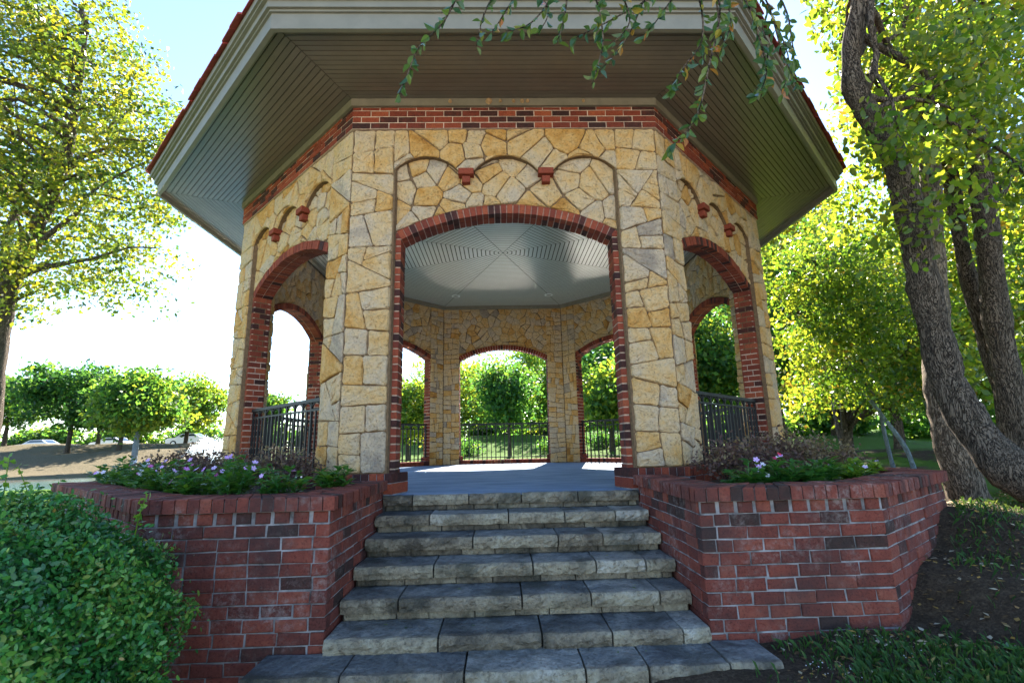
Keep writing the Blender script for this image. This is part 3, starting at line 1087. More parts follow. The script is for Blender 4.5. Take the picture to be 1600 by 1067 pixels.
# ceiling -----------------------------------------------------------
ceil = link('ceiling', None, gazebo)
CZ = 4.14
lst = []
o = -0.345
NC = 46
for k in range(8):
    for i in range(NC):
        a0 = -AP + 0.01 + (AP - 0.36) * i / NC
        a1 = -AP + 0.01 + (AP - 0.36) * (i + 1) / NC
        lst.append(ring_board(k, a0 + 0.009, a1 - 0.009, CZ, CZ + 0.004, 0.007))
obj('ceiling_planking', *join_geo(lst), M['ceiling'], ceil, 'stuff')
obj('ceiling_backing', *oct_slab(-0.3, CZ + 0.0045, CZ + 0.05), M['board_dark'], ceil)
obj('ceiling_trim', *ring_all(-0.41, -0.345, CZ - 0.085, CZ + 0.002), M['trim'], ceil)
def recessed_light(x, y):
    V, F = [], []
    n = 20
    rings = [(0.075, CZ - 0.012), (0.10, CZ - 0.012), (0.105, CZ - 0.001), (0.075, CZ - 0.001)]
    for r_, z in rings:
        for i in range(n):
            V.append((x + r_ * math.cos(2 * math.pi * i / n), y + r_ * math.sin(2 * math.pi * i / n), z))
    for j in range(3):
        for i in range(n):
            F.append((j * n + i, j * n + (i + 1) % n, (j + 1) * n + (i + 1) % n, (j + 1) * n + i))
    l = obj('recessed_light', V, F, M['lamp_ring'], ceil)
    obj('lens', [(x + 0.074 * math.cos(2 * math.pi * i / n), y + 0.074 * math.sin(2 * math.pi * i / n), CZ - 0.004) for i in range(n)], [tuple(range(n))], M['lamp_in'], l)
for i in range(8):
    a = math.pi / 8 + i * math.pi / 4
    recessed_light(CEN[0] + 3.05 * math.sin(a), CEN[1] - 3.05 * math.cos(a))

# wasp nests under the eave trim
for x, s in ((-0.62, .022), (-0.18, .04), (-0.05, .02), (0.1, .02), (0.2, .024), (0.26, .022), (0.9, .018)):
    V, F = tube([(x, -0.05, 4.285), (x, -0.066, 4.285), (x, -0.079, 4.285)], [s, s * 0.8, s * 0.35], 8, 0.15, int(x * 100) + 99)
    obj('mud_nest', V, F, M['nest'], roof)

# railings -----------------------------------------------------------
def railing(k):
    f, nrm = face_frame(k)
    w = -0.19
    u0, u1 = -OPEN + 0.01, OPEN - 0.01
    top = obj('railing', *join_geo([(box_verts(f, u0, u1, 0.985, 1.025, w - 0.028, w + 0.028), BOXF)]), M['iron'], walls[k] if False else gazebo)
    for z in (0.885, 0.15):
        obj('rail', box_verts(f, u0, u1, z, z + 0.022, w - 0.014, w + 0.014), BOXF, M['iron'], top)
    n = 20
    pitch = (u1 - u0) / n
    for i in range(n + 1):
        u = u0 + pitch * i
        r_ = 0.013 if i % 2 == 0 else 0.009
        u = min(max(u, u0 + r_), u1 - r_)
        z1 = 0.984 if i % 2 == 0 else 0.884
        obj('baluster', box_verts(f, u - r_, u + r_, 0.103, z1, w - r_, w + r_), BOXF, M['iron'], top)
    # pointed arches between the top rails, one per pair of bars
    for i in range(0, n, 2):
        a, b = u0 + pitch * i, u0 + pitch * (i + 2)
        mid = (a + b) / 2
        pts = []
        for t in np.linspace(0, 1, 6):
            pts.append((a + 0.012 + (mid - a - 0.012) * (1 - math.cos(t * math.pi / 2)), 0.907 + 0.077 * math.sin(t * math.pi / 2)))
        pts += [(2 * mid - x, z) for x, z in reversed(pts[:-1])]
        V, F = [], []
        for (x, z) in pts:
            for dz, dw in ((-0.006, -0.008), (0.006, -0.008), (0.006, 0.008), (-0.006, 0.008)):
                V.append(f(x, z + dz, w + dw))
        for j in range(len(pts) - 1):
            for q in range(4):
                F.append((j * 4 + q, j * 4 + (q + 1) % 4, j * 4 + 4 + (q + 1) % 4, j * 4 + 4 + q))
        obj('rail_arch', V, F, M['iron'], top)
for k in range(1, 8):
    railing(k)

# ------------------------------------------------------------------ steps
stairs = thing('stone_staircase', 'broad flight of rough bluish stone steps leading up to the pavilion', 'steps', (0, -1, -0.9))
def rough_slab(x0, x1, y0, y1, z0, z1, seed):
    """slab with a rock-faced front edge; y0 is the front"""
    rnd = np.random.default_rng(seed)
    nx = max(6, int((x1 - x0) / 0.035))
    prof = [(0.012, 0.0), (0.0, 0.3), (-0.006, 0.55), (0.0, 0.8), (0.016, 1.0)]
    rows = []
    xs = np.linspace(x0, x1, nx)
    ph = rnd.uniform(0, 6.28, 4)
    def wav(x, s):
        return np.sin(x * 19 + ph[0]) * 0.4 + np.sin(x * 43 + ph[1] + s * 3) * 0.35 + np.sin(x * 83 + ph[2] - s * 5) * 0.25
    for i, (dy, t) in enumerate(prof):
        yy = y0 + dy + 0.011 * wav(xs, t) + rnd.normal(0, 0.0045, nx)
        zz = z0 + (z1 - z0) * t + rnd.normal(0, 0.003, nx) * (0.3 if i in (0, 4) else 1) + (0.004 * wav(xs, 1.7) if i == 4 else 0)
        rows.append(np.stack([xs, yy, zz], 1))
    for t in (0.12, 0.4, 0.75, 1.0):
        yy = np.full(nx, y0 + 0.02 + (y1 - y0 - 0.02) * t)
        zz = z1 + 0.0035 * wav(xs, t * 2.3) + rnd.normal(0, 0.0015, nx)
        rows.append(np.stack([xs, yy, zz], 1))
    rows.append(np.stack([xs, np.full(nx, y1), np.full(nx, z0)], 1))
    rows = [np.clip(r_, [x0, -9, -9], [x1, 9, 9]) for r_ in rows]
    V = np.concatenate(rows)
    m = len(rows)
    F = [(j * nx + i, j * nx + i + 1, (j + 1) * nx + i + 1, (j + 1) * nx + i) for j in range(m - 1) for i in range(nx - 1)]
    F.append(tuple(j * nx for j in range(m)))
    F.append(tuple(j * nx + nx - 1 for j in reversed(range(m))))
    F.append(tuple([*range(nx - 1, -1, -1)] + [(m - 1) * nx + i for i in range(nx)]))
    G = np.concatenate([np.full(nx, g) for g in (1, 1, 1, 1, .75, .12, 0, 0, 0, 1)])
    return V.tolist(), F, G
RS, TD, Y1 = 0.1422, 0.3029, 0.11
XL, XR = -1.23, 1.205
rnd = random.Random(11)
JOINTS = [[-.95, -.42, .08, .62], [-.75, -.05, .45, .9], [-.35, .35, .72], [-.63, .12, .60, .98], [-.83, .02, .50, .98, ], [-.52, .13, .57, 1.02], [-.86, -.28, .29, .59, .98]]
for k in range(7):
    if k < 6:
        yf, zt, xa, xb = -(Y1 + TD * k), -RS * k, XL, XR
        yb = yf + TD + 0.06 if k else -0.018
    else:
        yf, zt, xa, xb = -1.93, -0.795, -1.585, 1.485
        yb = -1.585
    th = 0.088 if k < 6 else 0.10
    js = [xa] + [j * (1 if k < 6 else 1.2) for j in JOINTS[k]] + [xb]
    if k < 6:
        # spread the photograph's joints over the step width
        js = [xa] + [min(max(j, xa + .15), xb - .15) for j in JOINTS[k]] + [xb]
    for a, b in zip(js[:-1], js[1:]):
        V, F, G = rough_slab(a + 0.006, b - 0.006, yf + rnd.uniform(-.006, .006), yb, zt - th, zt + rnd.uniform(-.003, .002), rnd.randint(0, 9999))
        obj('slab', V, F, M['slab'], stairs, tints=np.stack([np.full(len(V), min(1, max(0, rnd.gauss(0.45, 0.18)))), G], 1))
    # riser stones
    zb = zt - RS if k < 5 else (-0.795 if k == 5 else -1.1)
    u = xa + 0.02
    while u < xb - 0.05:
        u1 = min(u + rnd.uniform(0.22, 0.42), xb - 0.015)
        f = lambda a, b, w: (a, yf + 0.045 - w, b)
        V, F = brick_geo(f, u + 0.004, u1 - 0.004, zb + 0.003, zt - th - 0.003, -0.08, 0.0, 0.003, 0.006)
        obj('riser_stone', V, F, M['slab'], stairs, tints=rnd.uniform(0.0, 0.55))
        u = u1
core = []
for k in range(6):
    yf, zt = -(Y1 + TD * k), -RS * k
    core.append((box_verts(lambda a, b, w: (a, b, w), XL + 0.01, XR - 0.01, yf + 0.07, -0.02, -1.3 + 0.01 * k, zt - 0.02 - 0.002 * k), BOXF))
core.append((box_verts(lambda a, b, w: (a, b, w), -1.56, 1.46, -1.86, -1.55, -1.3, -0.83), BOXF))
obj('mortar_bed', *join_geo(core), M['step_mortar'], stairs)

# ------------------------------------------------------------------ planters
def planter(side, path, capz, label, ground):
    """path: list of xy from the steps side round to the far return; outward is on the right of travel for side=+1"""
    root = thing('brick_planter', label, 'planter', (path[1][0], path[1][1], -0.9))
    pcs = Pieces('brick', 'brickwork', M['planter_brick'], 200)
    cap = Pieces('cap_brick', 'cap_brickwork', M['planter_brick'], 120)
    rnd = random.Random(31 + side)
    core = []
    capb = capz - 0.088
    nseg = len(path) - 1
    P = [np.array(p, float) for p in path]
    dirs = [(P[i + 1] - P[i]) / np.linalg.norm(P[i + 1] - P[i]) for i in range(nseg)]
    nor = [np.array((d[1], -d[0])) * side for d in dirs]
    def miter(i, off):
        """offset point at path vertex i (off>0 outward)"""
        if i == 0:
            return P[0] + nor[0] * off
        if i == nseg:
            return P[-1] + nor[-1] * off
        n1, n2 = nor[i - 1], nor[i]
        m = (n1 + n2) / np.linalg.norm(n1 + n2)
        return P[i] + m * off / np.dot(m, n1)
    for i in range(nseg):
        d, n = dirs[i], nor[i]
        L = np.linalg.norm(P[i + 1] - P[i])
        def fr(u, v, w, o=P[i], d=d, n=n):
            q = o + d * u + n * w
            return (q[0], q[1], v)
        n3 = (n[0], n[1], 0)
        # wall courses
        r_ = 0
        z1 = capb - 0.008
        while z1 > ground - 0.1:
            z0 = z1 - 0.072
            if r_ == 0:
                u = 0.02
                while u < L - 0.05:
                    u1 = min(u + 0.098, L - 0.004)
                    pcs.add(brick_geo(fr, u, u1, z0, z1, -0.1, rnd.uniform(-0.004, 0.004)), brick_tint(rnd, .15), root, n3)
                    u += 0.125
            else:
                odd = (r_ + i) % 2
                ua = 0.0 if odd else 0.098
                ub = L if odd else L - 0.098
                if i > 0 and abs(np.dot(dirs[i - 1], d)) > 0.2:
                    ua = 0.0
                if i < nseg - 1 and abs(np.dot(dirs[i + 1], d)) > 0.2:
                    ub = L
                if i == 0:
                    ua = 0.0
                if i == nseg - 1:
                    ub = L
                u = ua
                first = True
                while u < ub - 0.02:
                    Lb = 0.205 * rnd.uniform(0.97, 1.03)
                    if first and rnd.random() < 0.35:
                        Lb *= 0.55
                    first = False
                    u1 = u + Lb
                    if ub - u1 < 0.06:
                        u1 = ub
                    a = u + (0.0 if u == 0.0 else 0.005)
                    b = u1 - (0.0 if u1 == L else 0.005)
                    pcs.add(brick_geo(fr, a, b, z0, z1, -0.09, rnd.uniform(-.006, .002), 0.004), brick_tint(rnd, .09), root, n3)
                    u = u1
            z1 = z0 - 0.009
            r_ += 1
        # cap: bricks on edge laid across the wall
        ncap = max(1, int(round(L / 0.078)))
        A0, A1 = miter(i, 0.035), miter(i + 1, 0.035)
        B0, B1 = miter(i, -0.30), miter(i + 1, -0.30)
        for j in range(ncap):
            ta, tb = (j + 0.05) / ncap, (j + 0.95) / ncap
            z = capz + rnd.uniform(-.004, .003)
            o_ = rnd.uniform(-.004, .004)
            q = [A0 + (A1 - A0) * ta + n * o_, A0 + (A1 - A0) * tb + n * o_]
            # front brick 0.2 long, rear brick the rest
            qb = [B0 + (B1 - B0) * ta, B0 + (B1 - B0) * tb]
            m = [q[0] + (qb[0] - q[0]) * 0.6, q[1] + (qb[1] - q[1]) * 0.6]
            m2 = [q[0] + (qb[0] - q[0]) * 0.63, q[1] + (qb[1] - q[1]) * 0.63]
            for ring, wgt in (((q[0], q[1], m[1], m[0]), 2.0), ((m2[0], m2[1], qb[1], qb[0]), 0.3)):
                zz = z + rnd.uniform(-.002, .002)
                V = [(p[0], p[1], capb) for p in ring] + [(p[0], p[1], zz - 0.006) for p in ring]
                c = sum(ring) / 4
                V += [(*(p + (c - p) * 0.06), zz) for p in ring]
                F = [(3, 2, 1, 0), (8, 9, 10, 11)] + [(k + a, k + (a + 1) % 4, k + 4 + (a + 1) % 4, k + 4 + a) for k in (0, 4) for a in range(4)]
                cap.add((V, F), brick_tint(rnd, .15), root, None, wgt)
        # mortar core
        C0, C1 = miter(i, -0.012), miter(i + 1, -0.012)
        D0, D1 = miter(i, -0.26), miter(i + 1, -0.26)
        V = [(*p, z) for z in (-1.5, capb + 0.001) for p in (C0, C1, D1, D0)]
        core.append((V, BOXF))
        E0, E1, G0, G1 = miter(i, 0.022), miter(i + 1, 0.022), miter(i, -0.285), miter(i + 1, -0.285)
        V = [(*p, z) for z in (capb + 0.003, capz - 0.012) for p in (E0, E1, G1, G0)]
        core.append((V, BOXF))
    obj('mortar_bed', *join_geo(core), M['planter_mortar'], root)
    pcs.build(root)
    cap.build(root)
    soil = [miter(i, -0.2) for i in range(nseg + 1)]
    V = [(*p, capz - 0.10) for p in soil]
    c = np.mean(soil, axis=0)
    back = []
    obj('soil', V, [tuple(range(len(V)))], mk_plain('planter_soil', (0.05, 0.035, 0.025), 0.95, 0.5, 20, 1.0), root)
    return root
PL = [(-1.235, -0.05), (-1.235, -1.57), (-2.46, -1.57), (-5.0, 0.75), (-4.0, 2.2)]
PR = [(1.21, -0.05), (1.21, -1.57), (2.47, -1.57), (3.9, -0.45), (3.85, 2.05)]
planter(-1, PL, 0.145, 'long angled brick planter left of the steps, beside the clipped hedge', -1.12)
planter(1, PR, 0.14, 'brick planter right of the steps with a bright sunlit far end cap', -0.95)

# ------------------------------------------------------------------ foliage tools
def leaf_quads(P, size, rng, elong=1.7, droop=0.0, fold=0.25, face=None, six=False):
    n = len(P)
    d = rng.normal(size=(n, 3))
    d[:, 2] -= droop
    d /= np.linalg.norm(d, axis=1)[:, None] + 1e-9
    r = rng.normal(size=(n, 3)) if face is None else face + 0.55 * rng.normal(size=(n, 3))
    s = np.cross(d, r)
    s /= np.linalg.norm(s, axis=1)[:, None] + 1e-9
    up = np.cross(s, d)
    L = (size * elong * 0.5)[:, None]
    W = (size * 0.5)[:, None]
    if six:
        V = np.empty((n, 6, 3))
        V[:, 0] = P - d * L
        V[:, 1] = P + s * W * .85 + up * W * fold - d * L * 0.42
        V[:, 2] = P + s * W * .8 + up * W * fold + d * L * 0.38
        V[:, 3] = P + d * L
        V[:, 4] = P - s * W * .8 + up * W * fold + d * L * 0.38
        V[:, 5] = P - s * W * .85 + up * W * fold - d * L * 0.42
        return V
    V = np.empty((n, 4, 3))
    V[:, 0] = P - d * L
    V[:, 1] = P + s * W + up * W * fold + d * L * 0.12
    V[:, 2] = P + d * L
    V[:, 3] = P - s * W + up * W * fold + d * L * 0.12
    return V

def outside_gazebo(P, off=1.45):
    n = np.array([[math.sin(k * math.pi / 4), -math.cos(k * math.pi / 4)] for k in range(8)])
    d = (P[:, :2] - np.array(CEN)) @ n.T
    return d.max(1) > AP + off

def clusters(blobs, m, rng, shell=2.4):
    W = np.array([b[6] if len(b) > 6 else b[3] * b[4] * b[5] for b in blobs], float)
    idx = rng.choice(len(blobs), m, p=W / W.sum())
    B = np.array([b[:6] for b in blobs])[idx]
    d = rng.normal(size=(m, 3))
    d /= np.linalg.norm(d, axis=1)[:, None]
    r = rng.random(m) ** (1 / shell)
    return B[:, :3] + d * r[:, None] * B[:, 3:6]

def foliage(root, blobs, m, per, rc, size, mat, seed, t_mu=0.5, t_sd=0.16, shell=2.4, droop=0.3, elong=1.7, flat=0.65, name='foliage', keep=None, clus=None, six=False):
    rng = np.random.default_rng(seed)
    Cc = clusters(blobs, m, rng, shell) if clus is None else clus
    m = len(Cc)
    rr = rc * rng.uniform(0.6, 1.4, m)
    off = rng.normal(size=(m, per, 3)) * rr[:, None, None] * np.array([1, 1, flat])
    P = (Cc[:, None, :] + off).reshape(-1, 3)
    t = np.repeat(rng.normal(t_mu, t_sd, m), per) + rng.normal(0, 0.10, m * per)
    k = outside_gazebo(P)
    if keep is not None:
        k &= keep(P)
    P, t = P[k], t[k]
    s = size * rng.uniform(0.6, 1.35, len(P))
    me = quads_mesh(name, leaf_quads(P, s, rng, elong, droop, six=six), 6 if six else 4, mat, np.clip(t, 0, 1))
    o = link(name, me, root, 'stuff')
    return Cc

def limb_to(root, start, end, r0, mat, seed, name='limb', sag=0.15, r1=0.012):
    rnd = random.Random(seed)
    a, b = np.array(start, float), np.array(end, float)
    L = np.linalg.norm(b - a)
    pts = []
    for i in range(7):
        t = i / 6
        p = a + (b - a) * t
        p = p + np.array([rnd.uniform(-1, 1), rnd.uniform(-1, 1), rnd.uniform(-.6, .6)]) * L * 0.05 * math.sin(math.pi * t)
        p[2] += sag * L * math.sin(math.pi * t) * 0.5
        pts.append(p)
    pts = smooth_path(pts, 2)
    n = len(pts)
    rad = [r0 + (r1 - r0) * (i / (n - 1)) ** 0.8 for i in range(n)]
    return tube(pts, rad, 6, 0.06, seed)

def trunk_obj(root, path, radii, mat, seed, sides=18, name='trunk', n=6, rough=0.05):
    P = smooth_path(path, n)
    rr = np.interp(np.linspace(0, 1, len(P)), np.linspace(0, 1, len(radii)), radii)
    kn = random.Random(seed * 3 + 1)
    rr = rr * np.array([1 + 0.07 * math.sin(i * 0.9 + seed) + 0.06 * kn.uniform(-1, 1) for i in range(len(P))])
    V, F = tube(P, list(rr), sides, rough, seed)
    return obj(name, V, F, mat, root, smooth=True), P

def simple_tree(name, label, x, y, cz, rx, rz, seed, mat='leaf_green', m=220, per=40, rc=0.42, size=0.16, trunk_r=0.12, group=None, t_mu=0.45, bark='bark', ry=None, lean=0.0, blobs=None, shell=2.6):
    z0 = gz(x, y)
    root = thing(name, label, 'tree', (x, y, z0), group)
    rnd = random.Random(seed)
    top = np.array([x + lean, y, cz + rz * 0.45])
    path = [(x, y, z0 - 0.15), (x + lean * .3 + rnd.uniform(-.08, .08), y, z0 + (cz - z0) * 0.35), (x + lean * .6, y, cz - rz * .2), tuple(top)]
    trunk_obj(root, path, [trunk_r * 1.25, trunk_r, trunk_r * .7, trunk_r * .2], M[bark], seed, 10)
    if blobs is None:
        ry = ry or rx
        blobs = [(x + lean, y, cz, rx * .8, ry * .8, rz * .85)]
        for i in range(6):
            a = rnd.uniform(0, 2 * math.pi)
            e = rnd.uniform(-0.5, 0.75)
            blobs.append((x + lean + math.cos(a) * rx * .55, y + math.sin(a) * ry * .55, cz + e * rz * .75, rx * rnd.uniform(.35, .55), ry * rnd.uniform(.35, .55), rz * rnd.uniform(.3, .5)))
    Cc = foliage(root, blobs, m, per, rc, size, M[mat], seed, t_mu, shell=shell)
    lst = []
    for i in range(9):
        c = Cc[rnd.randrange(len(Cc))]
        s = np.array(path[1]) + (np.array(path[2]) - np.array(path[1])) * rnd.uniform(0.3, 1.2)
        lst.append(limb_to(root, s, c, trunk_r * .45, M[bark], seed + i))
    obj('limb', *join_geo(lst), M[bark], root, smooth=True)
    return root

# ------------------------------------------------------------------ big oak on the left
oak = thing('oak_tree', 'tall airy yellow green tree with dark limbs standing left of the pavilion', 'tree', (-13.3, 8.8, gz(-13.3, 8.8)))
_, tp = trunk_obj(oak, [(-13.95, 8.9, -.7), (-13.75, 8.73, -.08), (-13.45, 8.3, 2.3), (-13.15, 7.9, 4.26), (-12.55, 7.55, 5.57), (-11.94, 7.3, 6.87), (-11.4, 7.0, 8.0), (-11.1, 6.7, 9.64), (-10.9, 6.4, 11.6)],
                    [.36, .29, .25, .225, .19, .16, .13, .08, .03], M['bark'], 5, 16)
ob = [(-13.0, 6.9, 10.4, 2.4, 2.4, 1.9), (-10.9, 6.6, 10.3, 1.7, 1.9, 1.6), (-9.5, 6.6, 8.9, 1.3, 1.7, 1.3), (-8.75, 6.7, 8.4, 1.0, 1.4, .9), (-10.6, 7.1, 7.6, 2.1, 2.1, 1.6), (-9.3, 7.1, 6.9, 1.1, 1.5, .9),
      (-12.9, 7.4, 7.6, 2.3, 2.2, 1.8), (-11.0, 7.6, 5.6, 2.1, 2.1, 1.0), (-10.2, 7.7, 4.5, 1.0, 1.4, .65), (-9.8, 7.4, 5.4, 1.0, 1.3, .6), (-13.4, 7.7, 5.2, 1.9, 1.8, 1.1), (-14.8, 7.4, 9, 2.2, 2.2, 2.6), (-12.3, 7.9, 4.0, .7, 1.0, .45), (-12.5, 6.9, 12.4, 2.4, 2.2, 1.3), (-8.5, 6.9, 6.6, .5, .9, .6)]
Cc = foliage(oak, ob, 1050, 36, 0.24, 0.076, M['leaf_oak'], 21, 0.48, 0.27, shell=2.6, droop=0.1)
rnd = random.Random(3)
for i in range(64):
    c = Cc[rnd.randrange(len(Cc))]
    cand = [p for p in tp[12:] if p[2] < c[2] - 0.2 and p[2] > 3.2]
    if not cand:
        continue
    s = min(cand, key=lambda p: np.linalg.norm(p - c) + 0.5 * rnd.random())
    obj('limb', *limb_to(oak, s, c, 0.07, M['bark'], 40 + i, sag=0.2), M['bark'], oak, smooth=True)
for e, r_ in (((-8.3, 6.5, 5.3), .10), ((-9.0, 6.5, 7.6), .11), ((-14.9, 7.2, 9.4), .13), ((-13.2, 7.0, 10.6), .12), ((-9.6, 6.6, 9.2), .08)):
    obj('limb', *limb_to(oak, tp[17 + rnd.randrange(8)], e, r_, M['bark'], int(e[0] * 10) + 300, sag=0.12), M['bark'], oak, smooth=True)

# ------------------------------------------------------------------ trees right of the pavilion
tA = thing('leaning_tree', 'rough barked tree with a strongly bent trunk leaning over the right planter', 'tree', (5.2, -.45, -.3))
_, pA = trunk_obj(tA, [(5.45, -.47, -.55), (5.09, -.43, -.2), (4.73, -.36, .04), (4.61, -.15, .446), (4.52, -.05, .935), (4.465, -.06, 1.5), (4.33, -.18, 2.1), (4.205, -.33, 2.82), (3.98, -.46, 3.48), (3.69, -.55, 3.95), (3.63, -.63, 4.35), (3.74, -.76, 4.93), (4.0, -.8, 5.8), (4.3, -.6, 7.0)],
                  [.27, .23, .19, .165, .155, .145, .138, .130, .118, .110, .09, .095, .07, .04], M['bark'], 8, 22, rough=0.06)
bA = [(3.7, -.35, 5.4, .6, .6, .6), (4.2, -.2, 5.6, .8, .8, .7), (4.8, .1, 5.3, .9, .9, .8), (5.1, .6, 4.8, .9, .9, .8), (5.5, .1, 4.6, .9, .9, .8), (4.5, .4, 4.9, .6, .6, .6), (5.2, -.3, 6.3, 1.0, .9, .7)]
bA = [(*b, b[3] * b[4] * b[5]) for b in bA]
bA += [(3.95, -.75, 3.3, .35, .25, .35, .15), (4.25, -.55, 2.5, .3, .25, .4, .12), (4.9, -.4, 3.7, .5, .4, .5, .25), (5.3, -.5, 2.9, .4, .3, .4, .15), (4.45, -.75, 4.3, .5, .4, .4, .25)]
C_A = foliage(tA, bA, 300, 32, 0.19, 0.052, M['leaf_yellow'], 31, 0.52, 0.2, droop=0.6, six=True)
rnd = random.Random(17)
for i in range(16):
    c = C_A[rnd.randrange(len(C_A))]
    s = pA[rnd.randrange(46, 74)]
    obj('limb', *limb_to(tA, s, c, 0.045, M['bark'], 60 + i, sag=0.1), M['bark'], tA, smooth=True)

tD = thing('slim_tree', 'pale sunlit tree trunk rising straight just behind the bent leaning trunk', 'tree', (5.12, .62, -.4))
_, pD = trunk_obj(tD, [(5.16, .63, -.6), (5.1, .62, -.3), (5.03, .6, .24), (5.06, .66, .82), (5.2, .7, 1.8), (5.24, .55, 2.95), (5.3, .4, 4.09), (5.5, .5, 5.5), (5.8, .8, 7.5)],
                  [.25, .20, .18, .165, .145, .12, .10, .08, .04], M['bark_pale'], 9, 18)  # paler bark colour stands in for sun falling on this trunk
bD = [(5.9, .9, 6.2, 1.0, 1.0, .9), (6.5, .5, 5.5, .9, .9, .9), (5.4, 1.5, 4.7, .8, .8, .8), (6.1, 1.6, 4.7, 1.0, 1.0, .8), (6.5, 1.1, 4.5, .9, .9, .8), (6.7, .6, 4.5, .8, .8, .8)]
C_D = foliage(tD, bD, 260, 32, 0.20, 0.056, M['leaf_yellow'], 32, 0.56, 0.2, droop=0.6, six=True)
for i in range(10):
    obj('limb', *limb_to(tD, pD[rnd.randrange(34, 48)], C_D[rnd.randrange(len(C_D))], 0.04, M['bark'], 90 + i, sag=0.1), M['bark'], tD, smooth=True)

tB = thing('forked_tree', 'thick dark forked tree trunk nearest the right edge behind the leaning trunk', 'tree', (6.5, 1.4, -.2))
_, pB = trunk_obj(tB, [(6.55, 1.4, -.6), (6.52, 1.36, -.2), (6.5, 1.26, .76), (6.42, 1.13, 1.92), (6.29, .87, 3.15), (6.18, .62, 4.38), (6.08, .28, 6.03), (6.1, .2, 7.6), (6.3, .4, 9.2)],
                  [.27, .205, .165, .145, .132, .118, .10, .07, .03], M['bark'], 10, 20)
trunk_obj(tB, [(6.5, 1.3, 1.0), (6.5, 1.42, 1.99), (6.36, 1.33, 2.89), (6.25, 1.15, 4.25), (6.5, 1.5, 5.8), (6.9, 2.0, 7.4)], [.13, .105, .095, .08, .06, .03], M['bark'], 12, 14, 'limb')
obj('limb', *limb_to(tB, (6.25, .8, 3.3), (7.6, .9, 4.5), .08, M['bark'], 77), M['bark'], tB, smooth=True)
bB = [(7.7, 1.7, 4.0, .9, .9, .8), (6.7, 2.7, 4.2, 1.1, 1.1, .9), (7.6, 2.3, 3.7, 1.1, 1.1, .8), (8.1, 2.4, 3.0, 1.0, 1.0, .7), (6.1, 2.5, 4.4, .7, .7, .8), (8.4, 3.1, 1.9, .9, .9, .6), (8.2, 3.6, 3.5, 1.1, 1.1, .9), (7.4, 2.4, 6.4, 1.6, 1.6, 1.2)]
C_B = foliage(tB, bB, 300, 32, 0.23, 0.062, M['leaf_yellow'], 33, 0.54, 0.2, droop=0.5, six=True)
for i in range(14):
    obj('limb', *limb_to(tB, pB[rnd.randrange(22, 46)], C_B[rnd.randrange(len(C_B))], 0.05, M['bark'], 120 + i, sag=0.1), M['bark'], tB, smooth=True)

# drooping trees a little further back on the right
def mid_tree(name, label, x, y, blobs, seed, m, mat='leaf_yellow', size=0.10, per=44, rc=0.42, tr=0.13, t_mu=0.5, droop=0.8, group=None, bark='bark', nl=14, lean=(0, 0)):
    z0 = gz(x, y)
    root = thing(name, label, 'tree', (x, y, z0), group)
    zt = max(b[2] for b in blobs)
    path = [(x, y, z0 - .2), (x + .05 + lean[0] * .2, y + lean[1] * .2, z0 + .8), (x - .05 + lean[0] * .6, y + lean[1] * .6, z0 + (zt - z0) * .5), (x + .1 + lean[0], y + lean[1], zt + .3)]
    _, p = trunk_obj(root, path, [tr * 1.3, tr, tr * .7, tr * .2], M[bark], seed, 12)
    Cc = foliage(root, blobs, m, per, rc, size, M[mat], seed, t_mu, 0.2, droop=droop)
    rn = random.Random(seed)
    for i in range(nl):
        c = Cc[rn.randrange(len(Cc))]
        s = p[rn.randrange(6, len(p) - 1)]
        obj('limb', *limb_to(root, s, c, tr * .4, M[bark], seed * 7 + i, sag=0.15), M[bark], root, smooth=True)
    return root
mid_tree('drooping_tree', 'drooping tree with small leaves between the right pavilion wall and bent trunk', 8.6, 7.6,
         [(6.4, 4.9, 3.8, .7, .8, .8), (6.9, 4.8, 3.5, 1.0, 1.0, .8), (6.4, 5.0, 2.5, .6, .8, .8), (7.3, 5.0, 2.5, 1.0, 1.0, .7), (8.7, 5.6, 3.0, 1.1, 1.1, .8), (6.6, 5.4, 1.5, .7, .8, .5), (7.2, 5.2, 1.5, .8, .8, .5), (8.4, 5.8, 1.6, .9, .9, .5), (9.2, 5.8, 2.1, .9, .9, .6), (9.7, 6.4, 1.3, .7, .7, .4), (7.4, 5.3, 4.7, 1.0, 1.0, .8), (8.4, 6.0, 4.2, 1.1, 1.1, .8)], 51, 520, size=0.060, per=36, rc=.24, t_mu=0.45, tr=.17, nl=30)
mid_tree('dense_tree', 'leafy tree filling the gap left of the forked trunk on the right', 12.8, 9.2,
         [(12.4, 9.0, 4.4, 1.8, 1.8, 1.4), (12.0, 8.0, 2.4, 1.6, 1.6, 1.0), (11.0, 8.6, 5.6, 1.5, 1.5, 1.0), (13.6, 8.4, 3.2, 1.6, 1.6, 1.2)], 52, 300, size=0.11, per=36, t_mu=0.6, tr=.16)
mid_tree('tall_tree', 'tall bright leafy tree high above the right eave corner behind the trunks', 17.3, 26,
         [(15.8, 24.4, 10.4, 3.2, 3.2, 2.3), (13.2, 23, 11.9, 2.6, 2.6, 2.0), (18.8, 24.4, 11, 3.2, 3.2, 2.6), (14.4, 23.9, 8.4, 2.4, 2.4, 2.0), (18, 23.6, 14.4, 3.8, 3.4, 2.3), (16, 24, 6.4, 3, 3, 2)], 53, 420, size=0.20, per=36, rc=.7, t_mu=0.7, tr=.32)
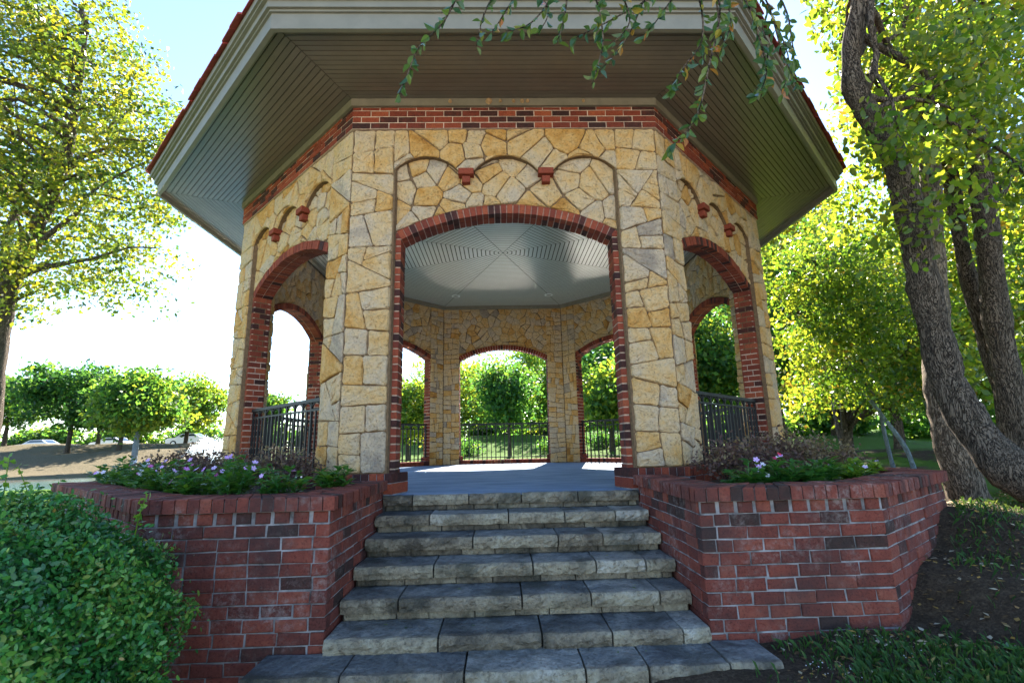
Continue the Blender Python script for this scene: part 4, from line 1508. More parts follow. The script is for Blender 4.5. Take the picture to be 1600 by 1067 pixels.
mid_tree('bushy_tree', 'low bushy tree on the lawn between the drooping tree and the bent trunk', 11.6, 9.6,
         [(10.6, 9.4, 2.4, 1.5, 1.4, 1.0), (11.8, 9.2, 2.6, 1.4, 1.4, 1.1), (10.0, 9.0, 3.6, 1.3, 1.3, .9), (11.0, 9.4, 4.2, 1.5, 1.5, 1.0), (9.4, 9.6, 2.0, 1.0, 1.0, .7)], 59, 330, size=0.09, per=36, rc=.36, t_mu=0.7, tr=.13)
mid_tree('shade_tree', 'broad shade tree at the far right edge deep behind the forked trunk', 17, 11,
         [(16, 10.5, 4.9, 2.8, 2.6, 2.0), (15, 9.5, 2.8, 2.4, 2.2, 1.4), (17, 10, 7.5, 2.8, 2.6, 1.8)], 54, 300, size=0.15, per=36, rc=.55, t_mu=0.5, tr=.24, mat='leaf_yellow')
mid_tree('dark_tree', 'dark green tree on the lawn seen past the right pavilion arch', 8.2, 16.5,
         [(8.0, 16.3, 4.0, 2.4, 2.2, 1.8), (7.2, 16, 2.6, 1.6, 1.6, 1.2), (9.2, 16.2, 2.8, 1.8, 1.8, 1.4), (8.4, 16.4, 5.6, 1.7, 1.7, 1.2)], 55, 420, mat='leaf_green', size=0.13, t_mu=0.55, tr=.14, droop=.3)
mid_tree('lawn_tree', 'large tree far across the right lawn behind the drooping tree', 16.5, 19.5,
         [(15.8, 19, 5.2, 3.4, 3, 2.4), (14.5, 19, 3.4, 2.4, 2.4, 1.4), (17.5, 19, 3.2, 2.6, 2.6, 1.6), (15.5, 19, 8, 3.2, 3, 2.2)], 56, 460, mat='leaf_green', size=0.17, per=46, rc=.55, t_mu=0.6, tr=.24, droop=.3)
mid_tree('far_tree', 'hazy tall tree furthest back on the right beyond the lawn', 22, 27,
         [(21, 27, 6, 4.4, 4, 3), (17.5, 27.5, 5, 3.4, 3, 2.4), (23, 26, 10, 4.4, 4, 3)], 57, 420, mat='leaf_green', size=0.22, per=46, rc=.7, t_mu=0.55, tr=.28, droop=.3)
mid_tree('low_tree', 'small bushy tree at the foot of the lawn right of the railing', 6.6, 20.5,
         [(6.2, 20.3, 3.0, 2.2, 2, 1.6), (5.2, 20, 2.4, 1.4, 1.4, 1.0), (7.6, 20, 2.6, 1.6, 1.6, 1.2)], 58, 320, mat='leaf_green', size=0.14, t_mu=0.75, tr=.12, droop=.3)

# thin leaning grey stems on the right lawn
for i, (pts, lb) in enumerate((
        ([(9.09, 6.13, -.5), (8.87, 6.02, .2), (8.31, 5.87, .98), (7.9, 5.8, 1.6), (7.6, 5.7, 2.4)], 'thin pale grey stem leaning left, longest of the slanted saplings'),
        ([(9.43, 7.15, -.6), (9.22, 7.0, .34), (9.1, 6.9, 1.2), (8.9, 6.8, 2.2)], 'thin dark grey sapling stem at the left end of the slanted saplings'),
        ([(9.77, 6.13, -.6), (9.53, 5.97, .33), (9.37, 5.83, 1.03), (9.2, 5.8, 2.2)], 'upright thin grey sapling stem just left of the pale trunk'),
        ([(9.85, 5.1, -.6), (9.66, 5.02, .0), (9.4, 4.9, .6), (9.2, 4.9, 1.4)], 'short grey sapling stem glimpsed right of the pale trunk'))):
    s_ = thing('sapling', lb, 'sapling', pts[0], 'thin leaning saplings on the right lawn')
    trunk_obj(s_, pts, [.055, .045, .035, .015], M['bark_blue'], 70 + i, 8)
    e = pts[-1]
    foliage(s_, [(e[0], e[1], e[2] + .3, .7, .7, .6)], 22, 24, .2, .09, M['leaf_yellow'], 75 + i, .5)

# ------------------------------------------------------------------ trees behind the pavilion
G_B = 'trees behind the pavilion'
def rear(name, label, x, y, cz, rx, rz, seed, k=1.35, **kw):
    x, y, cz = CAM_POS[0] + (x - CAM_POS[0]) * k, CAM_POS[1] + (y - CAM_POS[1]) * k, CAM_POS[2] + (cz - CAM_POS[2]) * k
    simple_tree(name, label, x, y, cz, rx * k, rz * k, seed, group=G_B, **kw)
rear('round_tree', 'round dark green tree centred in the rear arch', 0.3, 17.56, 2.75, 1.55, 1.85, 81, m=210, per=38, rc=.42, size=.15, trunk_r=.11, t_mu=.42)
rear('young_tree', 'yellow green tree in the left rear arch', -4.2, 17.6, 2.2, 1.7, 1.75, 82, m=200, per=38, rc=.42, size=.15, trunk_r=.11, t_mu=.8)
rear('dark_leafy_tree', 'dark leafy tree filling the right rear arch', 4.6, 16.2, 3.2, 2.0, 2.3, 83, m=300, per=40, rc=.42, size=.15, trunk_r=.15, t_mu=.36)
rear('bright_tree', 'bright tree behind the round tree, left in the rear arch', -2.6, 22.5, 3.3, 2.5, 2.8, 84, k=1.75, m=300, per=38, rc=.45, size=.17, trunk_r=.14, t_mu=.8)
rear('leafy_tree', 'leafy tree behind the round tree, right in the rear arch', 2.7, 22.5, 3.7, 2.3, 3.1, 85, k=1.7, m=330, per=38, rc=.45, size=.17, trunk_r=.14, t_mu=.6)
rear('far_leafy_tree', 'tree furthest back beyond the centre of the rear arch', 0.3, 29, 3.9, 4.2, 3.4, 86, k=1.7, m=360, per=40, rc=.6, size=.22, trunk_r=.17, t_mu=.6)
rear('edge_tree', 'tree far beyond the left rear arch', -6.6, 25, 2.2, 3.0, 2.4, 87, k=1.6, m=220, per=40, rc=.5, size=.2, trunk_r=.15, t_mu=.6)
rear('corner_tree', 'tree far beyond the right rear arch', 6.4, 26, 3.6, 2.8, 3.2, 88, k=1.5, m=260, per=40, rc=.5, size=.2, trunk_r=.16, t_mu=.5)
FAR = [(-16, 56), (-9, 58), (-2, 60), (5, 59), (12, 56), (18, 50), (23, 44), (28, 38), (33, 32), (36, 25), (39, 18), (41, 10)]
FLB = ['at the left end', 'second from the left end', 'behind the left rear arch', 'behind the centre of the rear arch', 'behind the right rear arch', 'left of the drooping tree', 'behind the drooping tree', 'behind the slanted saplings', 'behind the bent trunk', 'behind the pale trunk', 'behind the forked trunk', 'at the right end']
for i, (x, y) in enumerate(FAR):
    z = gz(x, y)
    s_ = thing('bush', 'big bush of the far hedge line, ' + FLB[i], 'bush', (x, y, z), 'bushes of the far hedge line')
    foliage(s_, [(x, y, z + 1.3, 4.2, 2.5, 1.6), (x + 1, y, z + 3.0, 3.0, 2.2, 1.8)], 170, 34, .6, .3, M['leaf_green'], 600 + i, .5)
    obj('stem', *join_geo([limb_to(s_, (x, y, z - .1), (x + dx, y, z + 2.4), .08, None, 610 + i) for dx in (-1, 0, 1)]), M['bark'], s_)
# low shrubs along the rear lawn edge
for i, (x, y, rx, rz, lb) in enumerate(((-3.4, 25.8, 1.3, .7, 'low dark shrub on the lawn edge at the left of the rear railing'), (-2.6, 28.5, 1.6, .8, 'dark shrub on the slope behind the rear railing'), (3.4, 25.6, 1.2, .45, 'flat dark shrub on the lawn at the right of the rear railing'), (6.2, 26, 1.4, .6, 'dark shrub under the trees behind the right rear railing'))):
    z = gz(x, y)
    s_ = thing('shrub', lb, 'shrub', (x, y, z), 'low shrubs behind the pavilion')
    foliage(s_, [(x, y, z + rz * .6, rx, .7, rz)], 80, 40, .16, .075, M['leaf_green'], 95 + i, .3)
    obj('stem', *join_geo([limb_to(s_, (x, y, z - .05), (x + dx, y, z + rz), .02, None, 97 + i) for dx in (-.5, 0, .4)]), M['bark'], s_)

# ------------------------------------------------------------------ trees and cars on the far bank
G_L = 'trees on the bank across the pond'
BK = [('broad tree at the left end of the far bank', -36.75, 38.8, 5.2, 4.3, 3.1, .34, 'bark'), ('tree behind the bank trees, second from the left', -39.5, 45.5, 5.6, 4.5, 3.1, .40, 'bark'),
      ('round full tree with a pale blue grey trunk on the far bank', -25.3, 30.6, 3.95, 3.0, 2.75, .56, 'bark_blue'), ('yellowish tree beside the pavilion wall on the far bank', -31.8, 46.7, 5.2, 4.2, 3.0, .66, 'bark'),
      ('tree at the far left behind the big oak trunk', -48, 45, 5.6, 4.0, 2.9, .42, 'bark'), ('small tree between the two round bank trees', -32.6, 39, 4.3, 3.0, 2.6, .42, 'bark'), ('distant tree seen through the left arch', -24.5, 47, 4.6, 2.6, 1.6, .55, 'bark'),
      ('distant tree at the very left edge past the oak', -54, 44, 6, 3.6, 2.4, .45, 'bark')]
for i, (lb, x, y, cz, rx, rz, tm, bk) in enumerate(BK):
    simple_tree('bank_tree', lb, x, y, cz, rx, rz, 140 + i, m=300, per=34, rc=.45, size=.20, trunk_r=.17, group=G_L, t_mu=tm, bark=bk)

for i, (x, y) in enumerate(((-72, 62), (-62, 64), (-52, 64), (-43, 65), (-34, 65), (-25, 64))):
    z = gz(x, y)
    s_ = thing('bush', 'low far bush behind the parked cars, ' + ('leftmost of the row', 'second from the left', 'left of the broad bank tree', 'behind the round bank tree', 'beside the pavilion wall', 'seen through the left arch')[i], 'bush', (x, y, z), 'bushes behind the parked cars')
    foliage(s_, [(x, y, z + 1.2, 5.0, 2, 1.4), (x + 2, y, z + 2.2, 3.0, 2, 1.3)], 150, 30, .6, .32, M['leaf_green'], 650 + i, .5)
    obj('stem', *join_geo([limb_to(s_, (x, y, z - .1), (x + dx, y, z + 2.0), .08, None, 660 + i) for dx in (-1, 0, 1)]), M['bark'], s_)

def far_car(label, x, y, rz, paint, seed):
    z = max(gz(x, y), gz(x, y - 2.5)) + 0.14
    root = thing('parked_car', label, 'car', (0, 0, 0), 'cars parked beyond the far bank')
    pm = mk_plain('car_paint', paint, 0.25, 0.03, 1, 0, 0.6)
    gm = mk_plain('car_glass', (0.03, 0.04, 0.05), 0.08, 0.1, 1, 0, 0.8)
    rm = mk_plain('tyre', (0.02, 0.02, 0.02), 0.8, 0.1, 5, 0)
    prof = [(-2.2, .35), (-2.25, .75), (-2.0, .92), (-1.25, .98), (-.55, 1.42), (.75, 1.45), (1.5, 1.0), (2.15, .92), (2.25, .6), (2.2, .35)]
    n = len(prof)
    V, F = [], []
    for yy, s in ((-.86, 1), (-.80, 0), (.80, 0), (.86, 1)):
        for px, pz in prof:
            k = 0.88 if pz > 1.2 else 1
            V.append((px, yy * k, pz))
    for j in range(3):
        for i in range(n):
            F.append((j * n + i, j * n + (i + 1) % n, (j + 1) * n + (i + 1) % n, (j + 1) * n + i))
    F.append(tuple(range(n))); F.append(tuple(range(3 * n, 4 * n)))
    obj('body', V, F, pm, root)
    for s in (-1, 1):
        obj('side_window', [(-1.0, s * .845, 1.02), (1.2, s * .845, 1.02), (.72, s * .79, 1.38), (-.5, s * .79, 1.36)], [(0, 1, 2, 3)], gm, root)
        for wx in (-1.35, 1.4):
            v, f = tube([(wx, s * .70, .33), (wx, s * .88, .33)], [.33, .33], 16)
            w = obj('wheel', v, f, rm, root)
            v, f = tube([(wx, s * .86, .33), (wx, s * .89, .33)], [.2, .19], 12)
            obj('hub', v, f, pm, w)
    obj('windscreen', [(1.46, -.68, 1.04), (1.46, .68, 1.04), (.80, .66, 1.43), (.80, -.66, 1.43)], [(0, 1, 2, 3)], gm, root)
    root.location = (x, y, z)
    root.rotation_euler = (0, 0, rz)
far_car('white car parked under the round bank tree', -36.4, 55, .1, (.75, .76, .78), 1)
far_car('silver car parked near the oak trunk at the left edge', -53.5, 55, .05, (.6, .62, .65), 2)
far_car('pale car half hidden behind the left bank trees', -45.5, 55.5, -.05, (.7, .68, .64), 3)

# fountain in the pond, beside the left wall
ft = thing('fountain', 'white fountain spray in the pond just left of the pavilion wall', 'fountain', (-14.6, 21.4, -.86))
v, f = tube([(-14.6, 21.4, -1.2), (-14.6, 21.4, -.75), (-14.6, 21.4, -.68)], [.25, .2, .06], 12)
obj('nozzle', v, f, M['iron'], ft)
rg = np.random.default_rng(5)
n = 9000
t = rg.random(n); az = rg.random(n) * 6.283; sp = rg.normal(0, 1, n)
rad = 1.5 * t ** 0.8 * (0.5 + 0.5 * rg.random(n))
hz = (3.2 + .3 * sp) * 4 * (0.5 * t * (1 - 0.5 * t)) * 0.95 * (1 - 0.55 * rad / 1.5)
P = np.stack([-14.6 + rad * np.cos(az), 21.4 + rad * np.sin(az), -.7 + np.maximum(hz, 0) * 0.75], 1)
wm = mk_leaf('spray', [(0, (.85, .88, .9)), (1, (.9, .92, .94))], [(0, (.9, .93, .95)), (1, (.9, .93, .95))], rough=.3, tfac=.5)
link('spray', quads_mesh('spray', leaf_quads(P, rg.uniform(.015, .04, n), rg, 2.2), 4, wm, rg.random(n)), ft, 'stuff')

# ------------------------------------------------------------------ hanging branch in front of the eaves (belongs to the leaning tree)
TW = [[(-0.26, -3.27, 2.32), (-0.33, -3.24, 2.2), (-0.43, -3.22, 2.1), (-0.47, -3.2, 2.01), (-0.52, -3.18, 1.9)],
      [(-0.11, -3.19, 2.41), (-0.16, -3.17, 2.3), (-0.19, -3.14, 2.18)], [(-0.01, -3.11, 2.49), (-0.07, -3.09, 2.39), (-0.12, -3.07, 2.32)],
      [(0.15, -3.2, 2.4), (0.05, -3.17, 2.27), (-0.06, -3.16, 2.24)], [(0.23, -3.12, 2.49), (0.21, -3.09, 2.36), (0.18, -3.07, 2.26)],
      [(0.33, -3.24, 2.34), (0.36, -3.2, 2.15), (0.31, -3.16, 1.97)], [(0.63, -3.12, 2.48), (0.45, -3.1, 2.37), (0.25, -3.07, 2.28)],
      [(0.79, -3.21, 2.39), (0.81, -3.17, 2.19), (0.72, -3.14, 2.06), (0.67, -3.12, 1.97)], [(0.79, -3.38, 2.21), (0.75, -3.31, 1.91), (0.69, -3.27, 1.71), (0.58, -3.24, 1.6)],
      [(0.93, -3.3, 2.3), (1.01, -3.26, 2.12), (1.04, -3.23, 1.97), (1.0, -3.21, 1.87)], [(1.08, -3.22, 2.38), (1.17, -3.16, 2.12), (1.23, -3.14, 1.98)],
      [(0.63, -3.04, 2.57), (0.53, -2.99, 2.36), (0.39, -2.96, 2.2)], [(1.25, -3.1, 2.45), (1.3, -3.05, 2.3), (1.33, -3.0, 2.2)], [(0.45, -3.2, 2.42), (0.5, -3.15, 2.3), (0.42, -3.1, 2.22)], [(0.9, -3.15, 2.45), (0.92, -3.1, 2.3), (0.86, -3.05, 2.2)],
      [(0.98, -3.2, 2.42), (1.1, -3.15, 2.28), (1.12, -3.12, 2.1), (1.06, -3.1, 1.98)], [(1.1, -3.15, 2.45), (1.2, -3.1, 2.34), (1.27, -3.05, 2.18), (1.25, -3.0, 2.05)], [(0.84, -3.3, 2.34), (0.9, -3.26, 2.2), (0.86, -3.22, 2.08)],
      [(0.1, -3.15, 2.46), (0.14, -3.12, 2.38), (0.1, -3.1, 2.3)], [(0.7, -3.25, 2.4), (0.62, -3.2, 2.28), (0.55, -3.17, 2.2)]]
bough_pts = smooth_path([(3.74, -.76, 4.93), (3.4, -1.5, 5.0), (2.6, -2.5, 4.3), (1.6, -3.0, 3.1), (.8, -3.18, 2.62), (.2, -3.2, 2.55), (-.2, -3.3, 2.46)], 5)
bough = obj('bough', *tube(bough_pts, list(np.linspace(.05, .006, len(bough_pts))), 8, .06, 2), M['bark'], tA, smooth=True)
rng = np.random.default_rng(77)
leaf_shape = [(0, 0), (.28, .22), (.5, .26), (.78, .16), (1.0, 0), (.78, -.16), (.5, -.26), (.28, -.22)]
hang = Pieces('leaf', 'leafage', M['leaf_hang'], 290)
twg = []
for ti, tw in enumerate(TW):
    j = min(range(len(bough_pts)), key=lambda i: np.linalg.norm(bough_pts[i] - np.array(tw[0])))
    p0 = bough_pts[j]
    path = smooth_path([tuple(p0), *tw], 5)
    obj('twig', *tube(path, list(np.linspace(.006, .0018, len(path))), 5, .1, ti), M['bark'], bough, smooth=True)
    L = sum(np.linalg.norm(path[i + 1] - path[i]) for i in range(len(path) - 1))
    nl = int(L / 0.017)
    for q in range(nl):
        t_ = (q + rng.random()) / nl * (len(path) - 1)
        i = min(int(t_), len(path) - 2)
        p = path[i] + (path[i + 1] - path[i]) * (t_ - i)
        tang = path[i + 1] - path[i]
        tang /= np.linalg.norm(tang)
        d = tang * .5 + rng.normal(0, .6, 3) + np.array([0, 0, -.35])
        d /= np.linalg.norm(d)
        s = np.cross(d, rng.normal(size=3)); s /= np.linalg.norm(s)
        up = np.cross(s, d)
        sz = rng.uniform(.034, .062)
        V = [tuple(p + d * (a * sz + .004) + s * b * sz * .95 + up * (abs(b) * .35 + .12 * math.sin(a * 3)) * sz) for a, b in leaf_shape]
        V.append(tuple(p + d * .5 * sz)); V.append(tuple(p))
        F = [(0, 1, 8), (1, 2, 8), (2, 3, 8), (3, 4, 8), (4, 5, 8), (5, 6, 8), (6, 7, 8), (7, 0, 8)]
        hang.add((V[:9], F), min(1, max(0, rng.normal(.52, .28))), bough)
hang.build(bough)

# ------------------------------------------------------------------ clipped hedge at lower left
hedge = thing('hedge', 'rounded clipped green hedge against the left planter at the lower left', 'hedge', (-3.3, -2.3, -1.1))
HC, HR = np.array([-3.28, -2.28, -.64]), np.array([1.42, .8, .93])
def hedge_r(d):
    return 1 + .05 * np.sin(d[:, 0] * 7 + d[:, 2] * 5) + .035 * np.sin(d[:, 0] * 27 + d[:, 2] * 21) * np.sin(d[:, 1] * 24 + d[:, 2] * 9) + .04 * np.sin(d[:, 1] * 11 + d[:, 0] * 9 + 1) + .03 * np.sin(d[:, 2] * 15 + d[:, 1] * 13)
rg = np.random.default_rng(9)
def hedge_dirs(n):
    d = rg.normal(size=(n, 3)); d /= np.linalg.norm(d, axis=1)[:, None]
    p = np.sign(d) * np.abs(d) ** .8
    return p / (np.abs(p) ** 2.1).sum(1)[:, None] ** (1 / 2.1)
d = hedge_dirs(170000)
P = HC + d * HR * (hedge_r(d) * (1 - .2 * rg.random(len(d)) ** 1.3 + .09 * (rg.random(len(d)) < .05) * rg.random(len(d))))[:, None]
k = (P[:, 2] > -1.12) & ~((P[:, 1] > -1.62) & (P[:, 0] > -2.5)) & ~((P[:, 0] + P[:, 1] > -4.12) & (P[:, 1] > -1.62))
k &= np.linalg.norm(P - CAM_POS, axis=1) > .6
P, d = P[k], d[k]
pat = .5 + .28 * np.sin(P[:, 0] * 6 + 2 * np.sin(P[:, 1] * 5)) * np.sin(P[:, 2] * 7 + P[:, 1] * 4)
t = np.clip(pat + rg.normal(0, .2, len(P)), 0, .97)
t[rg.random(len(P)) < .004] = 1
link('foliage', quads_mesh('hedge_leaves', leaf_quads(P, rg.uniform(.009, .022, len(P)), rg, 1.9, 0, .3, face=d, six=True), 6, M['leaf_hedge'], t), hedge, 'stuff')
# dark twiggy inside
lst = []
rn = random.Random(4)
for i in range(120):
    dd = hedge_dirs(1)[0]
    e = HC + dd * HR * .9
    if e[2] < -1.0 or (e[1] > -1.66 and e[0] + e[1] > -4.2) or (e[1] > -1.66 and e[0] > -2.6):
        continue
    s = np.array([HC[0] + rn.uniform(-.8, .8), HC[1] + rn.uniform(-.3, .2), -1.12])
    lst.append(limb_to(hedge, s, e, .012, None, 500 + i, sag=.1, r1=.003))
obj('twig_mass', *join_geo(lst), M['bark_pale'], hedge, 'stuff')
# tall shoots growing out of it
for i, (x, y, z, h, lx) in enumerate(((-2.95, -2.0, .1, .34, .02), (-2.72, -2.05, .12, .26, -.10), (-3.3, -2.2, .12, .22, .05), (-2.35, -2.35, -.25, .25, .16), (-1.95, -2.3, -.75, .24, .12), (-2.1, -2.45, -.6, .22, .2), (-2.6, -2.7, -.35, .2, .1), (-2.2, -2.0, .02, .2, .08))):
    pts = smooth_path([(x, y, z - .15), (x + lx * .4, y - .02, z + h * .4), (x + lx, y - .04, z + h)], 5)
    st = obj('shoot', *tube(pts, list(np.linspace(.004, .0018, len(pts))), 5, .1, i), M['leaf_flower'], hedge, tints=.95)
    Pp = np.array([pts[rn.randrange(3, len(pts))] for _ in range(16)]) + rg.normal(0, .012, (16, 3))
    link('shoot_leaf', quads_mesh('shoot_leaf', leaf_quads(Pp, rg.uniform(.016, .03, 16), rg), 4, M['leaf_flower'], rg.uniform(.6, 1, 16)), st, 'stuff')

# ------------------------------------------------------------------ bedding plants and shrubs in the planters
def flower_mesh(c, size, nrm, rg):
    n = nrm / np.linalg.norm(nrm)
    a = np.cross(n, [0.3, .2, 1]); a /= np.linalg.norm(a)
    b = np.cross(n, a)
    V = [tuple(c)]
    F = []
    ph = rg.random() * 6
    for i in range(5):
        for da, r_ in ((-.5, .55), (-.28, 1.0), (.28, 1.0), (.5, .55)):
            an = ph + (i + da * .95) * 2 * math.pi / 5
            V.append(tuple(c + size * r_ * (math.cos(an) * a + math.sin(an) * b) + n * size * .18 * r_))
        F.append((0, 1 + 4 * i, 2 + 4 * i, 3 + 4 * i)); F.append((0, 3 + 4 * i, 4 + 4 * i))
    return V, F
def bedding(label, x, y, r_, h, seed, cols, nf, group, tmu=.45, zb=.04):
    root = thing('bedding_plant', label, 'flower', (x, y, zb), group)
    rg = np.random.default_rng(seed)
    lst = []
    ns = 16
    tips = []
    for i in range(ns):
        a = rg.random() * 6.283; q = math.sqrt(rg.random())
        tip = np.array([x + math.cos(a) * r_ * q, y + math.sin(a) * r_ * q, zb + h * (1 - .45 * q * q) * rg.uniform(.8, 1.1)])
        tips.append(tip)
        lst.append(tube([(x + (tip[0] - x) * .3, y + (tip[1] - y) * .3, zb), tuple((np.array([x, y, zb]) + tip) / 2 + [0, 0, .02]), tuple(tip)], [.005, .004, .003], 4, 0, i))
    obj('stem', *join_geo(lst), M['leaf_flower'], root, tints=.3)
    P, D = [], []
    for tip in tips:
        for q in range(15):
            k = rg.uniform(.25, 1)
            p = np.array([x, y, zb]) * (1 - k) + tip * k
            a = rg.random() * 6.283
            dd = np.array([math.cos(a), math.sin(a), rg.uniform(-.1, .6)])
            P.append(p + dd * .035); D.append(dd)
    P, D = np.array(P), np.array(D)
    D /= np.linalg.norm(D, axis=1)[:, None]
    n = len(P)
    s = np.cross(D, [0, 0, 1]) + rg.normal(0, .2, (n, 3)); s /= np.linalg.norm(s, axis=1)[:, None]
    up = np.cross(s, D)
    L = rg.uniform(.036, .058, n)[:, None]
    V = np.empty((n, 4, 3))
    V[:, 0] = P - D * L * .8; V[:, 1] = P + s * L * .42 + up * L * .15; V[:, 2] = P + D * L; V[:, 3] = P - s * L * .42 + up * L * .15
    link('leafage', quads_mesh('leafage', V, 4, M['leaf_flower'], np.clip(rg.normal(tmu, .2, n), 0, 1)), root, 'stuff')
    for i in range(nf):
        tip = tips[i % ns] + np.array([rg.normal(0, .02), rg.normal(0, .02), rg.uniform(.01, .045)])
        v, f = flower_mesh(tip, rg.uniform(.017, .025), np.array([rg.normal(0, .5), -0.7 + rg.normal(0, .4), .8]), rg)
        obj('blossom', v, f, M['petal'], root, tints=float(np.clip(cols[i % len(cols)] + rg.normal(0, .05), 0, 1)))
PLs = [(-1.75, -1.15), (-2.1, -1.18), (-2.42, -1.02), (-2.72, -.78), (-3.0, -.55), (-3.28, -.3), (-3.55, -.05), (-3.85, .22), (-4.15, .48), (-4.4, .72), (-2.35, -.62), (-2.9, -.15), (-1.5, -.75)]
LBL = ['lilac flowered bedding plant nearest the steps in the left planter', 'lilac bedding plant second from the steps in the left planter', 'pink and lilac bedding plant at the front bend of the left planter', 'lilac bedding plant just past the bend of the left planter',
       'white and lilac bedding plant third past the bend of the left planter', 'magenta and lilac bedding plant midway along the left planter side', 'lilac bedding plant past the middle of the left planter side', 'white bedding plant fourth from the far end of the left planter', 'magenta bedding plant second from the far end of the left planter',
       'white flowered bedding plant at the far end of the left planter', 'lilac bedding plant in the second row behind the left planter bend', 'magenta bedding plant in the second row of the left planter side', 'flowerless green bedding plant against the left pier base']
CS = [[.3, .5], [.35, .55], [.7, .35], [.35, .4], [0, .4], [.72, .4], [.4, .3], [0, .1], [.72, .5], [0, .05], [.4, .5], [.75, .7], [.4]]
for i, ((x, y), lb) in enumerate(zip(PLs, LBL)):
    bedding(lb, x, y, .20, .33 + .04 * math.sin(i * 2.1) - (.05 if i == 12 else 0), 200 + i, CS[i], 0 if i == 12 else 3 + i % 3, 'bedding plants in the left planter')
PRs = [(1.78, -1.12, .19, .24, [0, .4], 4, .3), (2.05, -1.1, .2, .27, [.0, .55, .98], 6, .3), (2.3, -1.05, .18, .24, [.98, .6], 3, .3), (2.62, -.75, .17, .24, [.6], 1, .4), (3.05, -.45, .24, .20, [.3], 2, .97), (3.35, -.2, .24, .2, [.3, .6], 3, .97)]  # high leaf tint of the last two puts sunlight into their colour
RL = ['white flowered bedding plant nearest the steps in the right planter', 'white and red flowered bedding plant beside it in the right planter', 'red and pink bedding plant at the front corner of the right planter', 'dark green bedding plant with one pink bloom in the right planter',
      'sunlit yellow green bedding plant in the middle of the right planter', 'sunlit yellow green plant with pink blooms at the right planter end']
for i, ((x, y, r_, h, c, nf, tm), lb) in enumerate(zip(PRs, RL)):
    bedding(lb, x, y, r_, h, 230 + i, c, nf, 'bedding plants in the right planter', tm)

def purple_shrub(label, x, y, r_, h, seed, group, tmu=.45):
    zb = .04
    root = thing('purple_shrub', label, 'shrub', (x, y, zb), group)
    rn = random.Random(seed)
    h *= .85
    lst, tips = [], []
    for i in range(26):
        a = rn.uniform(0, 6.283); q = math.sqrt(rn.random())
        tip = np.array([x + math.cos(a) * r_ * q, y + math.sin(a) * r_ * q, zb + h * (1 - .4 * q) * rn.uniform(.6, 1.12)])
        lst.append(limb_to(root, (x + rn.uniform(-.03, .03), y + rn.uniform(-.03, .03), zb - .05), tip, .006, None, seed * 50 + i, sag=.25, r1=.0016))
        tips.append(tip)
    obj('stem', *join_geo(lst), M['bark'], root)
    tips = np.array(tips)
    mid = np.array([[x, y, zb + h * .3]]) * .35 + tips * .65
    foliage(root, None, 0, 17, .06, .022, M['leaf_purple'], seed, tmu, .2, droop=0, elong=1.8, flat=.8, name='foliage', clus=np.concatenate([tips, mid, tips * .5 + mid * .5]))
_og = outside_gazebo
outside_gazebo = lambda P, off=0: np.ones(len(P), bool)
GL, GR = 'purple shrubs in the left planter', 'purple shrubs in the right planter'
for i, (x, y, r_, h, lb) in enumerate(((-2.15, -.25, .34, .5, 'purple brown shrub in front of the left railing'), (-2.75, .1, .38, .52, 'purple brown shrub at the foot of the left pier'), (-3.4, .55, .42, .5, 'bushy purple shrub in the middle of the left planter'), (-4.0, 1.1, .42, .48, 'purple shrub at the far end of the left planter'))):
    purple_shrub(lb, x, y, r_, h, 260 + i, GL)
for i, (x, y, r_, h, lb, tm) in enumerate(((1.95, -.5, .3, .5, 'dark purple shrub against the front right pier', .4), (2.45, -.1, .3, .4, 'low purple shrub in front of the right railing', .4), (2.75, .25, .36, .66, 'tall olive purple shrub before the far right pier', .6), (3.2, .35, .4, .5, 'sunlit dusty purple shrub right of the wall in the planter', .75), (3.5, .7, .36, .48, 'wispy purple shrub at the right planter end', .8))):  # the sunlit shrub gets its sun from a paler leaf tint
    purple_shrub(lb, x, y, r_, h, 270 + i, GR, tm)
outside_gazebo = _og

# ------------------------------------------------------------------ grass, fallen leaves and weeds on the near ground
rg = np.random.default_rng(13)
n = 200000
X = rg.uniform(1.25, 6.5, n); Y = rg.uniform(-4.7, .3, n)
cam_d2 = (X + .11) ** 2 + (Y + 5.03) ** 2
pat = np.sin(X * 2.3 + 1.4 * np.sin(Y * 2.1)) * np.sin(Y * 2.7 + X) + .5 * np.sin(X * 7 + Y * 5) * np.sin(Y * 8 - X * 3)
edge = np.clip((-1.75 - Y) / .5, 0, 1) * np.clip((X - 1.55) / .3, 0, 1)
prob = np.clip(.55 * pat + .5, 0.05, 1) * (0.26 + edge) * np.clip(13 / (cam_d2 + 1), 0, 1)
diag = (X - 2.47) - (Y + 1.57)        # > 0 beyond the right planter flank
ok = (rg.random(n) < prob) & ((Y < -1.62) | (diag > .35)) & (cam_d2 > .5)
ok &= ~((X < 1.56) & (Y > -2.0))
X, Y = X[ok], Y[ok]
n = len(X)
Zg = ground_z(X, Y)
az = rg.random(n) * 6.283; ln = rg.uniform(.03, .085, n); be = rg.uniform(.2, .9, n)
dx, dy = np.cos(az), np.sin(az); w = rg.uniform(.0025, .005, n)
V = np.empty((n, 4, 3))
V[:, 0] = np.stack([X - dy * w, Y + dx * w, Zg - .005], 1)
V[:, 1] = np.stack([X + dy * w, Y - dx * w, Zg - .005], 1)
V[:, 2] = np.stack([X + dx * ln * be * .5 + dy * w * .7, Y + dy * ln * be * .5 - dx * w * .7, Zg + ln * .65], 1)
V[:, 3] = np.stack([X + dx * ln * be, Y + dy * ln * be, Zg + ln * (1 - .35 * be)], 1)
g = link('grass', quads_mesh('grass', V, 4, M['grass'], np.clip(rg.normal(.45, .22, n), 0, 1)), None, 'stuff')
tag(g, 'patchy short grass growing in the bare soil at lower right', 'grass')
n = 9000
